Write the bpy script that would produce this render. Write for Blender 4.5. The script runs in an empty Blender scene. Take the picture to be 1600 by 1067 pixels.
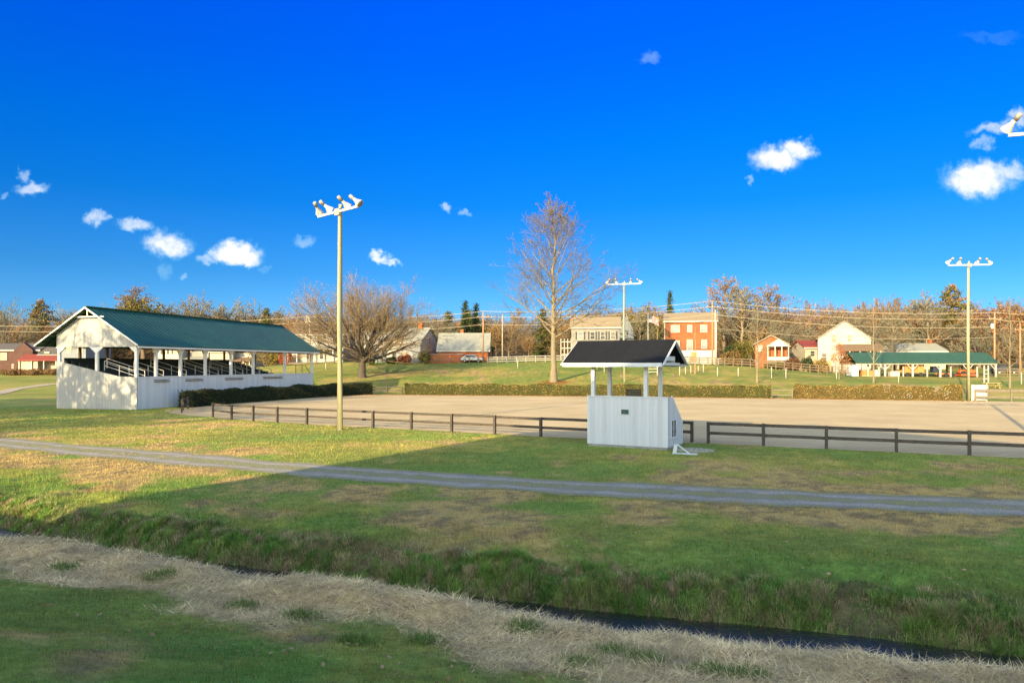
import bpy, math, random
import numpy as np
from mathutils import Vector, Matrix

random.seed(7)
RNG = np.random.default_rng(11)
F, HZ, HC = 1150.0, 570.0, 4.0          # focal length (px of the 1600 px photo), horizon row, eye height above the arena
SUN_EL, SUN_DIR = math.radians(16.5), (0.5, 0.866)      # shadows run along SUN_DIR
scene = bpy.context.scene
col = scene.collection

# ------------------------------------------------------------------ helpers
def PX(px, Y): return (px - 800) / F * Y
def ZP(py, Y): return HC + (HZ - py) * Y / F

def tag(o, label=None, cat=None, group=None, kind=None):
    if label: o['label'] = label
    if cat: o['category'] = cat
    if group: o['group'] = group
    if kind: o['kind'] = kind
    return o

def empty(name, loc, rz=0.0, label=None, cat=None, group=None):
    o = bpy.data.objects.new(name, None)
    o.empty_display_size = 0.3
    o.location = loc
    o.rotation_euler = (0, 0, rz)
    col.objects.link(o)
    return tag(o, label, cat, group)

def copy_tree(o, parent=None):
    c = o.copy()
    col.objects.link(c)
    if parent is not None: c.parent = parent
    for ch in o.children: copy_tree(ch, c)
    return c

class MB:
    def __init__(self): self.v, self.f = [], []
    def add(self, vs, fs):
        b = len(self.v)
        self.v += [tuple(p) for p in vs]
        self.f += [tuple(b + i for i in f) for f in fs]
        return self
    def box(self, x0, x1, y0, y1, z0, z1, M=None):
        vs = [Vector((x, y, z)) for x in (x0, x1) for y in (y0, y1) for z in (z0, z1)]
        if M is not None: vs = [M @ p for p in vs]
        return self.add(vs, [(0,1,3,2),(4,6,7,5),(0,4,5,1),(2,3,7,6),(0,2,6,4),(1,5,7,3)])
    def bar(self, a, b, w, h, up=(0,0,1)):      # square section bar from a to b
        a, b = Vector(a), Vector(b)
        d = (b - a).normalized()
        s = d.cross(Vector(up))
        if s.length < 1e-4: s = d.cross(Vector((1,0,0)))
        s.normalize(); t = s.cross(d)
        vs = []
        for p in (a, b):
            for i, j in ((-1,-1),(1,-1),(1,1),(-1,1)):
                vs.append(p + s*(i*w/2) + t*(j*h/2))
        return self.add(vs, [(0,3,2,1),(4,5,6,7),(0,1,5,4),(1,2,6,5),(2,3,7,6),(3,0,4,7)])
    def prism(self, poly, d):                   # polygon (3-D points) pushed along d
        n = len(poly); d = Vector(d)
        vs = [Vector(p) for p in poly] + [Vector(p) + d for p in poly]
        fs = [tuple(reversed(range(n))), tuple(range(n, 2*n))]
        fs += [(i, (i+1) % n, n + (i+1) % n, n + i) for i in range(n)]
        return self.add(vs, fs)
    def tube(self, pts, radii, n=8, cap=True):
        pts = [Vector(p) for p in pts]
        vs, fs = [], []
        for i, p in enumerate(pts):
            d = (pts[min(i+1, len(pts)-1)] - pts[max(i-1, 0)]).normalized()
            s = d.cross(Vector((0,0,1)))
            if s.length < 1e-3: s = Vector((1,0,0))
            s.normalize(); t = s.cross(d)
            r = radii[i] if hasattr(radii, '__len__') else radii
            for k in range(n):
                a = 2*math.pi*k/n
                vs.append(p + s*(r*math.cos(a)) + t*(r*math.sin(a)))
        for i in range(len(pts)-1):
            for k in range(n):
                fs.append((i*n+k, i*n+(k+1) % n, (i+1)*n+(k+1) % n, (i+1)*n+k))
        if cap:
            fs.append(tuple(reversed(range(n)))); fs.append(tuple((len(pts)-1)*n + k for k in range(n)))
        return self.add(vs, fs)
    def build(self, name, mat, parent=None, smooth=False, bevel=0):
        me = bpy.data.meshes.new(name)
        me.from_pydata(self.v, [], self.f)
        me.validate()
        import bmesh
        bm = bmesh.new(); bm.from_mesh(me); bmesh.ops.recalc_face_normals(bm, faces=bm.faces); bm.to_mesh(me); bm.free()
        if smooth:
            me.shade_smooth()
        me.materials.append(mat)
        o = bpy.data.objects.new(name, me)
        col.objects.link(o)
        if parent is not None: o.parent = parent
        if bevel:
            m = o.modifiers.new('bevel', 'BEVEL'); m.width = bevel; m.segments = 2; m.limit_method = 'ANGLE'
        return o

def np_mesh(name, V, L, sizes, mat, parent=None, colors=None, smooth=False):
    """fast mesh from numpy: V (n,3), L loop vertex ids, sizes of the faces, optional point colours"""
    me = bpy.data.meshes.new(name)
    V = np.ascontiguousarray(V, np.float32); L = np.ascontiguousarray(L, np.int32).ravel()
    sizes = np.ascontiguousarray(sizes, np.int32)
    me.vertices.add(len(V)); me.vertices.foreach_set('co', V.ravel())
    me.loops.add(len(L)); me.loops.foreach_set('vertex_index', L)
    me.polygons.add(len(sizes))
    st = np.zeros(len(sizes), np.int32); st[1:] = np.cumsum(sizes)[:-1]
    me.polygons.foreach_set('loop_start', st)
    try: me.polygons.foreach_set('loop_total', sizes)
    except Exception: pass
    if smooth: me.polygons.foreach_set('use_smooth', np.ones(len(sizes), bool))
    me.update(calc_edges=True)
    if colors is not None:
        at = me.color_attributes.new('Col', 'FLOAT_COLOR', 'POINT')
        c = np.ones((len(V), 4), np.float32); c[:, :3] = colors
        at.data.foreach_set('color', c.ravel())
    me.materials.append(mat)
    o = bpy.data.objects.new(name, me); col.objects.link(o)
    if parent is not None: o.parent = parent
    return o

_perm = np.random.default_rng(3).random((256, 256))
def vnoise(x, y):
    xi, yi = np.floor(x).astype(int), np.floor(y).astype(int)
    fx, fy = x - xi, y - yi
    fx, fy = fx*fx*(3-2*fx), fy*fy*(3-2*fy)
    g = lambda i, j: _perm[(xi+i) & 255, (yi+j) & 255]
    return (g(0,0)*(1-fx)+g(1,0)*fx)*(1-fy) + (g(0,1)*(1-fx)+g(1,1)*fx)*fy
def fbm(x, y, o=4):
    s, a, t = 0, 1, 0
    for i in range(o):
        s = s + a*vnoise(x*2**i + 17.3*i, y*2**i + 5.7*i); t += a; a *= .55
    return s/t
def sst(a, b, x):
    t = np.clip((x-a)/(b-a), 0, 1); return t*t*(3-2*t)
def lerp(a, b, t): return a + (b-a)*t

# ------------------------------------------------------------------ materials
def nodes_of(name):
    m = bpy.data.materials.new(name); m.use_nodes = True
    nt = m.node_tree; nt.nodes.clear()
    out = nt.nodes.new('ShaderNodeOutputMaterial'); bs = nt.nodes.new('ShaderNodeBsdfPrincipled')
    nt.links.new(bs.outputs[0], out.inputs[0])
    return m, nt, bs, out
def N(nt, t, **kw):
    n = nt.nodes.new(t)
    for k, v in kw.items():
        if k in n.inputs: n.inputs[k].default_value = v
        else: setattr(n, k, v)
    return n
def ramp(nt, fac, stops):
    r = nt.nodes.new('ShaderNodeValToRGB'); nt.links.new(fac, r.inputs[0])
    el = r.color_ramp.elements
    while len(el) < len(stops): el.new(.5)
    for e, (p, c) in zip(el, stops):
        e.position = p; e.color = (*c, 1) if len(c) == 3 else c
    return r.outputs[0]
def mul(nt, a, b, fac=1.0, mode='MULTIPLY'):
    m = nt.nodes.new('ShaderNodeMix'); m.data_type = 'RGBA'; m.blend_type = mode
    if isinstance(fac, (int, float)): m.inputs[0].default_value = fac
    else: nt.links.new(fac, m.inputs[0])
    for s, v in ((m.inputs[6], a), (m.inputs[7], b)):
        if isinstance(v, tuple): s.default_value = (*v, 1)
        else: nt.links.new(v, s)
    return m.outputs[2]
def mth(nt, op, a, b=None):
    m = nt.nodes.new('ShaderNodeMath'); m.operation = op
    for s, v in zip(m.inputs, (a, b)):
        if v is None: continue
        if isinstance(v, (int, float)): s.default_value = v
        else: nt.links.new(v, s)
    return m.outputs[0]

def mat(name, c, rough=.75, var=.18, scale=2.0, stretch=(1,1,1), bump=0.0, metal=0.0, spec=.3, groove=None, dirt=0.0):
    m, nt, bs, out = nodes_of(name)
    tc = nt.nodes.new('ShaderNodeTexCoord'); mp = nt.nodes.new('ShaderNodeMapping')
    mp.inputs['Scale'].default_value = stretch
    nt.links.new(tc.outputs['Object'], mp.inputs[0])
    n = N(nt, 'ShaderNodeTexNoise', Scale=scale, Detail=6.0, Roughness=.65); nt.links.new(mp.outputs[0], n.inputs['Vector'])
    lo, hi = tuple(x*(1-var) for x in c), tuple(min(1, x*(1+var)) for x in c)
    cc = ramp(nt, n.outputs[0], [(.3, lo), (.7, hi)])
    hgt = n.outputs[0]
    if dirt:
        n2 = N(nt, 'ShaderNodeTexNoise', Scale=scale*.35, Detail=8.0, Roughness=.7); nt.links.new(mp.outputs[0], n2.inputs['Vector'])
        k = ramp(nt, n2.outputs[0], [(.5, (1,1,1)), (.75, (1-dirt,)*3)])
        cc = mul(nt, cc, k)
    if groove:                               # (axis, board width, groove fraction, darkness)
        ax, w, g, dk = groove
        sp = nt.nodes.new('ShaderNodeSeparateXYZ'); nt.links.new(tc.outputs['Object'], sp.inputs[0])
        fr = mth(nt, 'FRACT', mth(nt, 'DIVIDE', sp.outputs[ax], w))
        k = mth(nt, 'GREATER_THAN', fr, 1-g)
        bid = mth(nt, 'FLOOR', mth(nt, 'DIVIDE', sp.outputs[ax], w))
        wn = nt.nodes.new('ShaderNodeTexWhiteNoise'); wn.noise_dimensions = '1D'; nt.links.new(bid, wn.inputs['W'])
        tone = ramp(nt, wn.outputs[0], [(0, (.86,)*3), (1, (1,)*3)])
        cc = mul(nt, cc, tone)
        cc = mul(nt, cc, tuple(x*dk for x in c), k, 'MIX')
        hgt = mth(nt, 'SUBTRACT', mth(nt, 'MULTIPLY', n.outputs[0], .2), k)
    nt.links.new(cc, bs.inputs['Base Color'])
    bs.inputs['Roughness'].default_value = rough; bs.inputs['Metallic'].default_value = metal
    bs.inputs['Specular IOR Level'].default_value = spec
    if bump:
        b = N(nt, 'ShaderNodeBump', Strength=.6, Distance=bump); nt.links.new(hgt, b.inputs['Height']); nt.links.new(b.outputs[0], bs.inputs['Normal'])
    return m

def mat_brick(name, c1, c2, mortar, sc=1.0):
    m, nt, bs, out = nodes_of(name)
    tc = nt.nodes.new('ShaderNodeTexCoord'); sp = nt.nodes.new('ShaderNodeSeparateXYZ'); nt.links.new(tc.outputs['Object'], sp.inputs[0])
    cb = nt.nodes.new('ShaderNodeCombineXYZ')
    nt.links.new(mth(nt, 'ADD', sp.outputs[0], sp.outputs[1]), cb.inputs[0]); nt.links.new(sp.outputs[2], cb.inputs[1])
    b = N(nt, 'ShaderNodeTexBrick', Scale=1.0); b.inputs['Brick Width'].default_value = .22*sc; b.inputs['Row Height'].default_value = .075*sc
    b.inputs['Mortar Size'].default_value = .008
    nt.links.new(cb.outputs[0], b.inputs['Vector'])
    b.inputs['Color1'].default_value = (*c1, 1); b.inputs['Color2'].default_value = (*c2, 1); b.inputs['Mortar'].default_value = (*mortar, 1)
    n = N(nt, 'ShaderNodeTexNoise', Scale=.9, Detail=6.0); nt.links.new(tc.outputs['Object'], n.inputs['Vector'])
    k = ramp(nt, n.outputs[0], [(.3, (.72,)*3), (.7, (1.15,)*3)])
    nt.links.new(mul(nt, b.outputs[0], k), bs.inputs['Base Color']); bs.inputs['Roughness'].default_value = .9
    return m

def mat_attr(name, rough=.8, transl=0.0, detail=(0, 0), spec=.15, bump=0.0, gain=1.0):
    """colour from the mesh's own colour attribute with fine noise on top"""
    m, nt, bs, out = nodes_of(name)
    a = nt.nodes.new('ShaderNodeAttribute'); a.attribute_name = 'Col'
    cc = a.outputs['Color']
    if detail[0]:
        g = nt.nodes.new('ShaderNodeNewGeometry')
        n = N(nt, 'ShaderNodeTexNoise', Scale=detail[0], Detail=8.0, Roughness=.72); nt.links.new(g.outputs['Position'], n.inputs['Vector'])
        d = detail[1]
        k = ramp(nt, n.outputs[0], [(.28, (1-d,)*3), (.72, (1+d,)*3)])
        cc = mul(nt, cc, k)
        if bump:
            b = N(nt, 'ShaderNodeBump', Strength=.8, Distance=bump); nt.links.new(n.outputs[0], b.inputs['Height']); nt.links.new(b.outputs[0], bs.inputs['Normal'])
    if gain != 1.0: cc = mul(nt, cc, (gain,)*3)
    nt.links.new(cc, bs.inputs['Base Color']); bs.inputs['Roughness'].default_value = rough; bs.inputs['Specular IOR Level'].default_value = spec
    if transl:
        t = nt.nodes.new('ShaderNodeBsdfTranslucent'); nt.links.new(cc, t.inputs[0])
        mx = nt.nodes.new('ShaderNodeMixShader'); mx.inputs[0].default_value = transl
        nt.links.new(bs.outputs[0], mx.inputs[1]); nt.links.new(t.outputs[0], mx.inputs[2]); nt.links.new(mx.outputs[0], out.inputs[0])
    return m

M = {}
M['white_wood'] = mat('white_wood', (.60,.585,.56), .6, .08, 3, (6,6,.6), .004, dirt=.22)
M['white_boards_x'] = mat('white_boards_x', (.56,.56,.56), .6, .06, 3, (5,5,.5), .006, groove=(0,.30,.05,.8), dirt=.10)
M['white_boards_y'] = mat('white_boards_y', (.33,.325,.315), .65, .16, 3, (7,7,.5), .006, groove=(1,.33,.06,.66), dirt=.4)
M['booth_boards'] = mat('booth_boards', (.415,.435,.475), .5, .05, 2.5, (4,4,.4), .006, groove=(0,.2,.07,.82), dirt=.08)
M['booth_boards_side'] = mat('booth_boards_side', (.415,.435,.475), .5, .05, 2.5, (4,4,.4), .006, groove=(1,.2,.07,.82), dirt=.08)
M['booth_trim'] = mat('booth_trim', (.42,.44,.47), .5, .06, 3)
M['green_metal'] = mat('green_metal', (.011,.064,.036), .5, .22, .6, (1,1,1), 0, spec=.4, dirt=.25)
M['pale_green_metal'] = mat('pale_green_metal', (.024,.062,.040), .55, .15, 1.2, spec=.3)
M['shingle_black'] = mat('shingle_black', (.010,.011,.014), .9, .5, 9, (1,3,3), .01, spec=.12, groove=(0,.9,.012,.4), dirt=.3)
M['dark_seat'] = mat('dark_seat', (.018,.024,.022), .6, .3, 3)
M['rail_white'] = mat('rail_white', (.40,.39,.37), .5, .08, 4)
M['black_metal'] = mat('black_metal', (.02,.02,.022), .45, .2, 5)
M['fence_dark'] = mat('fence_dark', (.052,.042,.034), .8, .45, 5, (1,1,3), .006, dirt=.3)
M['fence_brown'] = mat('fence_brown', (.12,.085,.055), .85, .3, 5)
M['fence_grey'] = mat('fence_grey', (.115,.095,.075), .85, .3, 5)
M['fence_white'] = mat('fence_white', (.22,.21,.19), .6, .1, 4)
M['pole_wood'] = mat('pole_wood', (.245,.235,.15), .85, .25, 4, (6,6,.25), .004, dirt=.2)
M['utility_wood'] = mat('utility_wood', (.26,.15,.085), .9, .25, 4, (5,5,.4))
M['utility_pale'] = mat('utility_pale', (.28,.24,.18), .9, .15, 4, (5,5,.4))
M['lamp_white'] = mat('lamp_white', (.40,.38,.36), .4, .12, 6, spec=.5)
M['lamp_steel'] = mat('lamp_steel', (.26,.24,.22), .55, .3, 8, metal=.3)
M['wire'] = mat('wire', (.30,.25,.18), .6, .1, 2)
M['bark_pale'] = mat('bark_pale', (.15,.122,.080), .95, .35, 3, (4,4,.5), .03)
M['bark_grey'] = mat('bark_grey', (.12,.09,.062), .95, .35, 3, (4,4,.5), .03)
M['bark_dark'] = mat('bark_dark', (.06,.047,.04), .95, .35, 3, (4,4,.5), .03)
M['twig'] = mat('twig', (.148,.110,.066), .95, .3, .6)
M['twig_grey'] = mat('twig_grey', (.135,.125,.088), .95, .3, .6)
M['twig_dark'] = mat('twig_dark', (.098,.083,.056), .95, .3, .6)
M['twig_red'] = mat('twig_red', (.15,.11,.066), .95, .3, .6)
M['leaf'] = mat_attr('leaf', .8, .25)
M['grass'] = mat_attr('grass', .75, .25)
M['straw'] = mat_attr('straw', .7, .15)
M['ground'] = mat_attr('ground', .95, 0, (5.0, .45), .1, .05)
M['glass'] = mat('glass', (.03,.04,.05), .08, .3, .7, spec=.6)
M['glass_pale'] = mat('glass_pale', (.13,.14,.14), .25, .25, .7, spec=.5)
M['trim'] = mat('trim', (.33,.315,.29), .6, .06, 3)
M['siding_white'] = mat('siding_white', (.28,.272,.255), .6, .06, 2, groove=(2,.16,.1,.78))
M['hall_white'] = mat('hall_white', (.75,.73,.69), .6, .06, 2, groove=(2,.16,.1,.8))  # unseen facade made bright to bounce light onto the foreground
M['siding_cream'] = mat('siding_cream', (.29,.26,.20), .6, .06, 2, groove=(2,.16,.1,.8))
M['siding_grey'] = mat('siding_grey', (.165,.16,.148), .6, .08, 2, groove=(2,.16,.1,.75))
M['siding_blue'] = mat('siding_blue', (.13,.15,.18), .6, .08, 2, groove=(2,.16,.1,.75))
M['siding_tan'] = mat('siding_tan', (.34,.26,.19), .6, .08, 2, groove=(2,.16,.1,.75))
M['brick_orange'] = mat_brick('brick_orange', (.23,.066,.015), (.19,.052,.013), (.15,.075,.035))
M['brick_red'] = mat_brick('brick_red', (.36,.09,.018), (.30,.07,.016), (.22,.08,.04))
M['brick_shaded'] = mat_brick('brick_shaded', (.065,.022,.017), (.05,.018,.015), (.06,.038,.032))  # red brick darkened in its colour to stand for shade
M['roof_tan'] = mat('roof_tan', (.20,.155,.095), .9, .22, 6, (1,1,4))
M['roof_grey'] = mat('roof_grey', (.205,.205,.175), .8, .15, 3, (1,1,4), dirt=.15)
M['roof_dark'] = mat('roof_dark', (.075,.065,.06), .9, .25, 6, (1,1,4))
M['roof_red'] = mat('roof_red', (.16,.032,.02), .7, .2, 3)
M['roof_brown'] = mat('roof_brown', (.12,.078,.048), .85, .25, 6, (1,1,4))
M['shutter'] = mat('shutter', (.035,.033,.035), .6, .2, 3)
M['shutter_brown'] = mat('shutter_brown', (.16,.05,.025), .7, .2, 3)
M['fence_board'] = mat('fence_board', (.38,.25,.10), .8, .12, 4, groove=(0,.14,.09,.6))
M['wood_orange'] = mat('wood_orange', (.34,.17,.055), .75, .25, 4, (1,1,5))
M['orange_paint'] = mat('orange_paint', (.42,.085,.02), .45, .12, 3, spec=.5)
M['rubber'] = mat('rubber', (.02,.02,.02), .85, .2, 5)
M['car_silver'] = mat('car_silver', (.35,.36,.38), .3, .05, 2, metal=.4, spec=.5)
M['car_dark'] = mat('car_dark', (.03,.036,.05), .3, .1, 2, spec=.5)
M['sign_green'] = mat('sign_green', (.014,.05,.042), .4, .2, 6)
M['concrete'] = mat('concrete', (.20,.20,.20), .95, .25, 4, bump=.01)
M['navy'] = mat('navy', (.02,.03,.06), .5, .2, 3)

# ------------------------------------------------------------------ terrain
CREEK = np.array([(-62,50),(-42,37.5),(-30,30.2),(-22,25.6),(-13.4,20.6),(-7.5,17.9),(-2.3,15.7),(2.4,14.05),(5.4,13.2),(8.4,12.05),(16,9.6),(30,6),(60,-4)], float)*.937
def creek_dist(x, y):
    """signed distance to the creek's centre line, positive on the arena's side"""
    best = np.full(np.shape(x), 1e9); sgn = np.ones(np.shape(x))
    for a, b in zip(CREEK[:-1], CREEK[1:]):
        d = b - a; L = np.dot(d, d)
        t = np.clip(((x-a[0])*d[0] + (y-a[1])*d[1])/L, 0, 1)
        qx, qy = x-(a[0]+t*d[0]), y-(a[1]+t*d[1])
        r = np.hypot(qx, qy); cr = d[0]*qy - d[1]*qx
        up = r < best
        best = np.where(up, r, best); sgn = np.where(up, np.sign(cr), sgn)
    return best*sgn
EX = [-200,-60,-19,0,31,51,80,140]; EY = [100,100,99,96,88,82,73,60]
MX = [-200,-100,-60,-40,-25,5,25,42,58,75,140]; MS = [.05,.055,.065,.1,.104,.108,.1,.083,.05,.042,.04]
CX = [-60,-30,-14,-9.5,-5,-2.4,-1.1,-.45,-.3,.3,.42,.75,1.2,2.2,3.4,200]
CZ = [3.6,3.0,2.2,1.1,.0,-.36,-.52,-.70,-.85,-.85,-.70,-.28,-.10,-.03,0,0]
WATER = -.62
def height(x, y):
    x = np.asarray(x, float); y = np.asarray(y, float)
    d = np.maximum(0, y - np.interp(x, EX, EY) - 1.0)
    d = np.where(d < 6, d*d/12, d-3)
    m = np.interp(x, MX, MS)
    z = m*np.minimum(d, 44) + .03*np.clip(d-44, 0, 60) + .05*np.clip(d-104, 0, 150)
    c = creek_dist(x, y)
    k = sst(6, 3.5, c)
    wob = (fbm(x*.7, y*.7, 3)-.5)*.5
    lip = (fbm(x*.45+70, y*.45, 3)-.47)*1.7*sst(-.15, -.9, c)*sst(-4, -2, c)
    z = z + np.interp(c + wob*sst(0, 1.2, np.abs(c)) - np.clip(lip + .45*sst(3, -3, x) - .12, -.35, .8)*sst(-.15, -.8, c), CX, CZ)
    z = z + .30*sst(-.32, -.75, c)*sst(-2.4, -1.2, c)*np.clip(.15+.55*sst(4, -3, x)+1.5*(fbm(x*.55+33, y*.55, 3)-.45), 0, 1)
    amp = k*(.15*sst(.3, 1.2, c)*sst(4.5, 2.5, c) + .05)*sst(.25, .8, np.abs(c))
    z = z + (fbm(x*1.7+40, y*1.7, 4)-.5)*2*amp
    return z
def hz(x, y): return float(height(np.array([x]), np.array([y]))[0])
def cast(px, py, y0=8.0, y1=240.0):
    """where the sight line of a photo pixel meets the ground"""
    Y = np.linspace(y0, y1, 4000); X = PX(px, Y); Z = ZP(py, Y)
    h = np.where(height(X, Y) >= Z)[0]
    i = h[0] if len(h) else -1
    return Vector((X[i], Y[i], float(height(X[i:i+1] if i >= 0 else X[-1:], Y[i:i+1] if i >= 0 else Y[-1:])[0])))

LANE = [(-75,66),(-55,54.5),(-38,44.5),(-26.4,38.0),(-18.5,33.6),(-11,29.6),(-5,26.8),(0,24.7),(6,22.8),(14.1,20.5),(24,18.2),(40,15),(70,9)]
def poly_dist(P, x, y):
    P = np.array(P, float); best = np.full(np.shape(x), 1e9)
    for a, b in zip(P[:-1], P[1:]):
        d = b-a; t = np.clip(((x-a[0])*d[0]+(y-a[1])*d[1])/np.dot(d, d), 0, 1)
        best = np.minimum(best, np.hypot(x-a[0]-t*d[0], y-a[1]-t*d[1]))
    return best

GREEN, GREEN2, LUSH = np.array((.152,.172,.038)), np.array((.285,.248,.056)), np.array((.105,.188,.034))
DRY, BROWN, STRAW = np.array((.42,.285,.11)), np.array((.20,.135,.08)), np.array((.80,.60,.31))
MUD = np.array((.045,.035,.025))
def mix3(a, b, t): return a*(1-t[..., None]) + b*t[..., None]
def straw_amt(x, y, c):
    e = (fbm(x*.45+9, y*.45, 4)-.5)*4.2
    far = -2.5 - 0.5*sst(0, -12, x) - 2.6*sst(-3, 6, x)
    return sst(-.2, -.75, c)*sst(far-.8, far+.5, c + e)
def ground_color(x, y):
    c = creek_dist(x, y)
    n1, n2, n3 = fbm(x/7, y/7, 3), fbm(x/1.6+31, y/1.6, 4), fbm(x/.35, y/.35+7, 3)
    C = mix3(np.broadcast_to(GREEN, x.shape+(3,)), GREEN2, sst(.35, .65, n1*.5+n3*.5))
    C = mix3(C, LUSH, np.clip(sst(.48, .64, fbm(x/4+50, y/4, 3))*.55 + sst(-2, -4, c)*.45 + sst(16, 9, c)*sst(1, 2.5, c)*.25, 0, 1))
    C = C*(.82+.5*(fbm(x/.9+12, y/.5+3, 3)))[..., None]
    dl = poly_dist(LANE, x, y)
    lane_b = np.exp(-((dl-2.6)/1.6)**2)*.10
    mid = sst(1.5, 3.5, c)*sst(11, 8, c)*(.035+.05*sst(5, -6, x))
    lawn = np.where(y > 70, -.03, 0)
    near = np.where(c < -2, -.035, 0)
    t = sst(.535, .65, n1*.45 + n2*.55 + lane_b + mid + lawn + near)
    C = mix3(C, mix3(np.broadcast_to(DRY, x.shape+(3,)), BROWN, sst(.4, .7, n3)), t*.85)
    rough = sst(.2, .5, c)*sst(1.9, .9, c + (n1-.5)*1.2)
    C = mix3(C, mix3(np.broadcast_to(np.array((.050,.070,.022)), x.shape+(3,)), BROWN*.5, sst(.42, .6, n2)), rough*.85)
    brn = sst(-1.2, -3, c)*sst(-9, -5.5, c)*sst(-3, 4, x)*.8*sst(.40, .60, n2*.6+n1*.4)
    C = mix3(C, mix3(np.broadcast_to(BROWN, x.shape+(3,)), DRY, sst(.35, .7, n3)), brn*.85)
    C = mix3(C, mix3(np.broadcast_to(STRAW*.72, x.shape+(3,)), BROWN*1.3, sst(.5, .75, n3)), straw_amt(x, y, c))
    C = mix3(C, MUD, sst(.75, .4, np.abs(c)))
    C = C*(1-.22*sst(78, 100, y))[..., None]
    far = sst(150, 185, y)
    C = mix3(C, np.array((.15,.10,.055)), far*.9)
    return C

xs = np.concatenate([np.arange(-700,-150,50), np.arange(-150,-60,4), np.arange(-60,-27,1), np.arange(-27,27,.24), np.arange(27,60,1), np.arange(60,150,4), np.arange(150,701,50)])
ys = np.concatenate([np.arange(-120,0,6), np.arange(0,6,.6), np.arange(6,25,.2), np.arange(25,70,.6), np.arange(70,170,1.4), np.arange(170,300,8), np.arange(300,901,50)])
GX, GY = np.meshgrid(xs, ys)
GZ = height(GX, GY)
nx, ny = len(xs), len(ys)
idx = np.arange(nx*ny).reshape(ny, nx)
L = np.stack([idx[:-1,:-1], idx[:-1,1:], idx[1:,1:], idx[1:,:-1]], -1).reshape(-1, 4)
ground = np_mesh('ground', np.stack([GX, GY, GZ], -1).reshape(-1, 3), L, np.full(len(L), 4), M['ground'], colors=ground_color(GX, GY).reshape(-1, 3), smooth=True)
tag(ground, 'grassy ground with dry patches sloping up beyond the arena', 'ground', kind='structure')

# ---- sheets: arena sand, lane, path, creek water
def resample(P, step):
    P = np.array(P, float); seg = np.hypot(*np.diff(P, axis=0).T); s = np.concatenate([[0], np.cumsum(seg)])
    t = np.arange(0, s[-1], step)
    # smooth with a small moving average so the line bends softly
    x, y = np.interp(t, s, P[:, 0]), np.interp(t, s, P[:, 1])
    k = max(1, int(3/step)); ker = np.ones(2*k+1)/(2*k+1)
    xp, yp = np.pad(x, k, mode='edge'), np.pad(y, k, mode='edge')
    x[k:-k], y[k:-k] = np.convolve(xp, ker, 'valid')[k:-k], np.convolve(yp, ker, 'valid')[k:-k]
    return np.stack([x, y], -1)
def ribbon(name, P, width, zoff, m, step=.4, nv=9, rag=.18, zfix=None, seed=0):
    R = resample(P, step); d = np.gradient(R, axis=0); d /= np.hypot(d[:, 0], d[:, 1])[:, None]
    nrm = np.stack([-d[:, 1], d[:, 0]], -1)
    s = np.arange(len(R))*step
    wl = width/2*(1+rag*(fbm(s*.5+seed, s*0+3.1, 4)-.5)*2); wr = width/2*(1+rag*(fbm(s*.5+seed+77, s*0+9.1, 4)-.5)*2)
    t = np.linspace(-1, 1, nv)
    off = np.where(t[None, :] < 0, t[None, :]*wr[:, None], t[None, :]*wl[:, None])
    X = R[:, 0, None] + nrm[:, 0, None]*off; Y = R[:, 1, None] + nrm[:, 1, None]*off
    Z = height(X, Y) + zoff if zfix is None else np.full(X.shape, zfix)
    n = len(R); I = np.arange(n*nv).reshape(n, nv)
    LL = np.stack([I[:-1,:-1], I[1:,:-1], I[1:,1:], I[:-1,1:]], -1).reshape(-1, 4)[:, ::-1]
    T = np.broadcast_to(t, X.shape)
    cols = np.stack([np.abs(T), T*.5+.5, np.zeros_like(T)], -1).reshape(-1, 3)
    return np_mesh(name, np.stack([X, Y, Z], -1).reshape(-1, 3), LL, np.full(len(LL), 4), m, colors=cols, smooth=True)

def lane_mat():
    m, nt, bs, out = nodes_of('lane_gravel')
    a = nt.nodes.new('ShaderNodeAttribute'); a.attribute_name = 'Col'
    sp = nt.nodes.new('ShaderNodeSeparateColor'); nt.links.new(a.outputs['Color'], sp.inputs[0])
    g = nt.nodes.new('ShaderNodeNewGeometry')
    n1 = N(nt, 'ShaderNodeTexNoise', Scale=14.0, Detail=8.0, Roughness=.8); nt.links.new(g.outputs['Position'], n1.inputs['Vector'])
    n2 = N(nt, 'ShaderNodeTexNoise', Scale=1.1, Detail=6.0, Roughness=.7); nt.links.new(g.outputs['Position'], n2.inputs['Vector'])
    base = ramp(nt, n1.outputs[0], [(.3, (.10,.088,.072)), (.5, (.20,.178,.15)), (.72, (.36,.325,.27))])
    edge = mth(nt, 'ADD', sp.outputs[0], mth(nt, 'MULTIPLY', mth(nt, 'SUBTRACT', n2.outputs[0], .5), 1.1))
    c1 = ramp(nt, edge, [(.05, (.8,)*3), (.32, (.1,)*3), (.70, (.05,)*3), (.92, (.9,)*3)])   # grassy middle and margins
    rut = ramp(nt, mth(nt, 'ADD', sp.outputs[0], mth(nt, 'MULTIPLY', mth(nt, 'SUBTRACT', n2.outputs[0], .5), .5)), [(.2, (.8,)*3), (.42, (1.25,)*3), (.58, (1.25,)*3), (.85, (.75,)*3)])
    base = mul(nt, base, rut)
    cc = mul(nt, mul(nt, base, ramp(nt, n2.outputs[0], [(.3, (.7,)*3), (.7, (1.2,)*3)])), (.20,.19,.06), c1, 'MIX')
    nt.links.new(cc, bs.inputs['Base Color']); bs.inputs['Roughness'].default_value = .95
    b = N(nt, 'ShaderNodeBump', Strength=.7, Distance=.03); nt.links.new(n1.outputs[0], b.inputs['Height']); nt.links.new(b.outputs[0], bs.inputs['Normal'])
    return m
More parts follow.
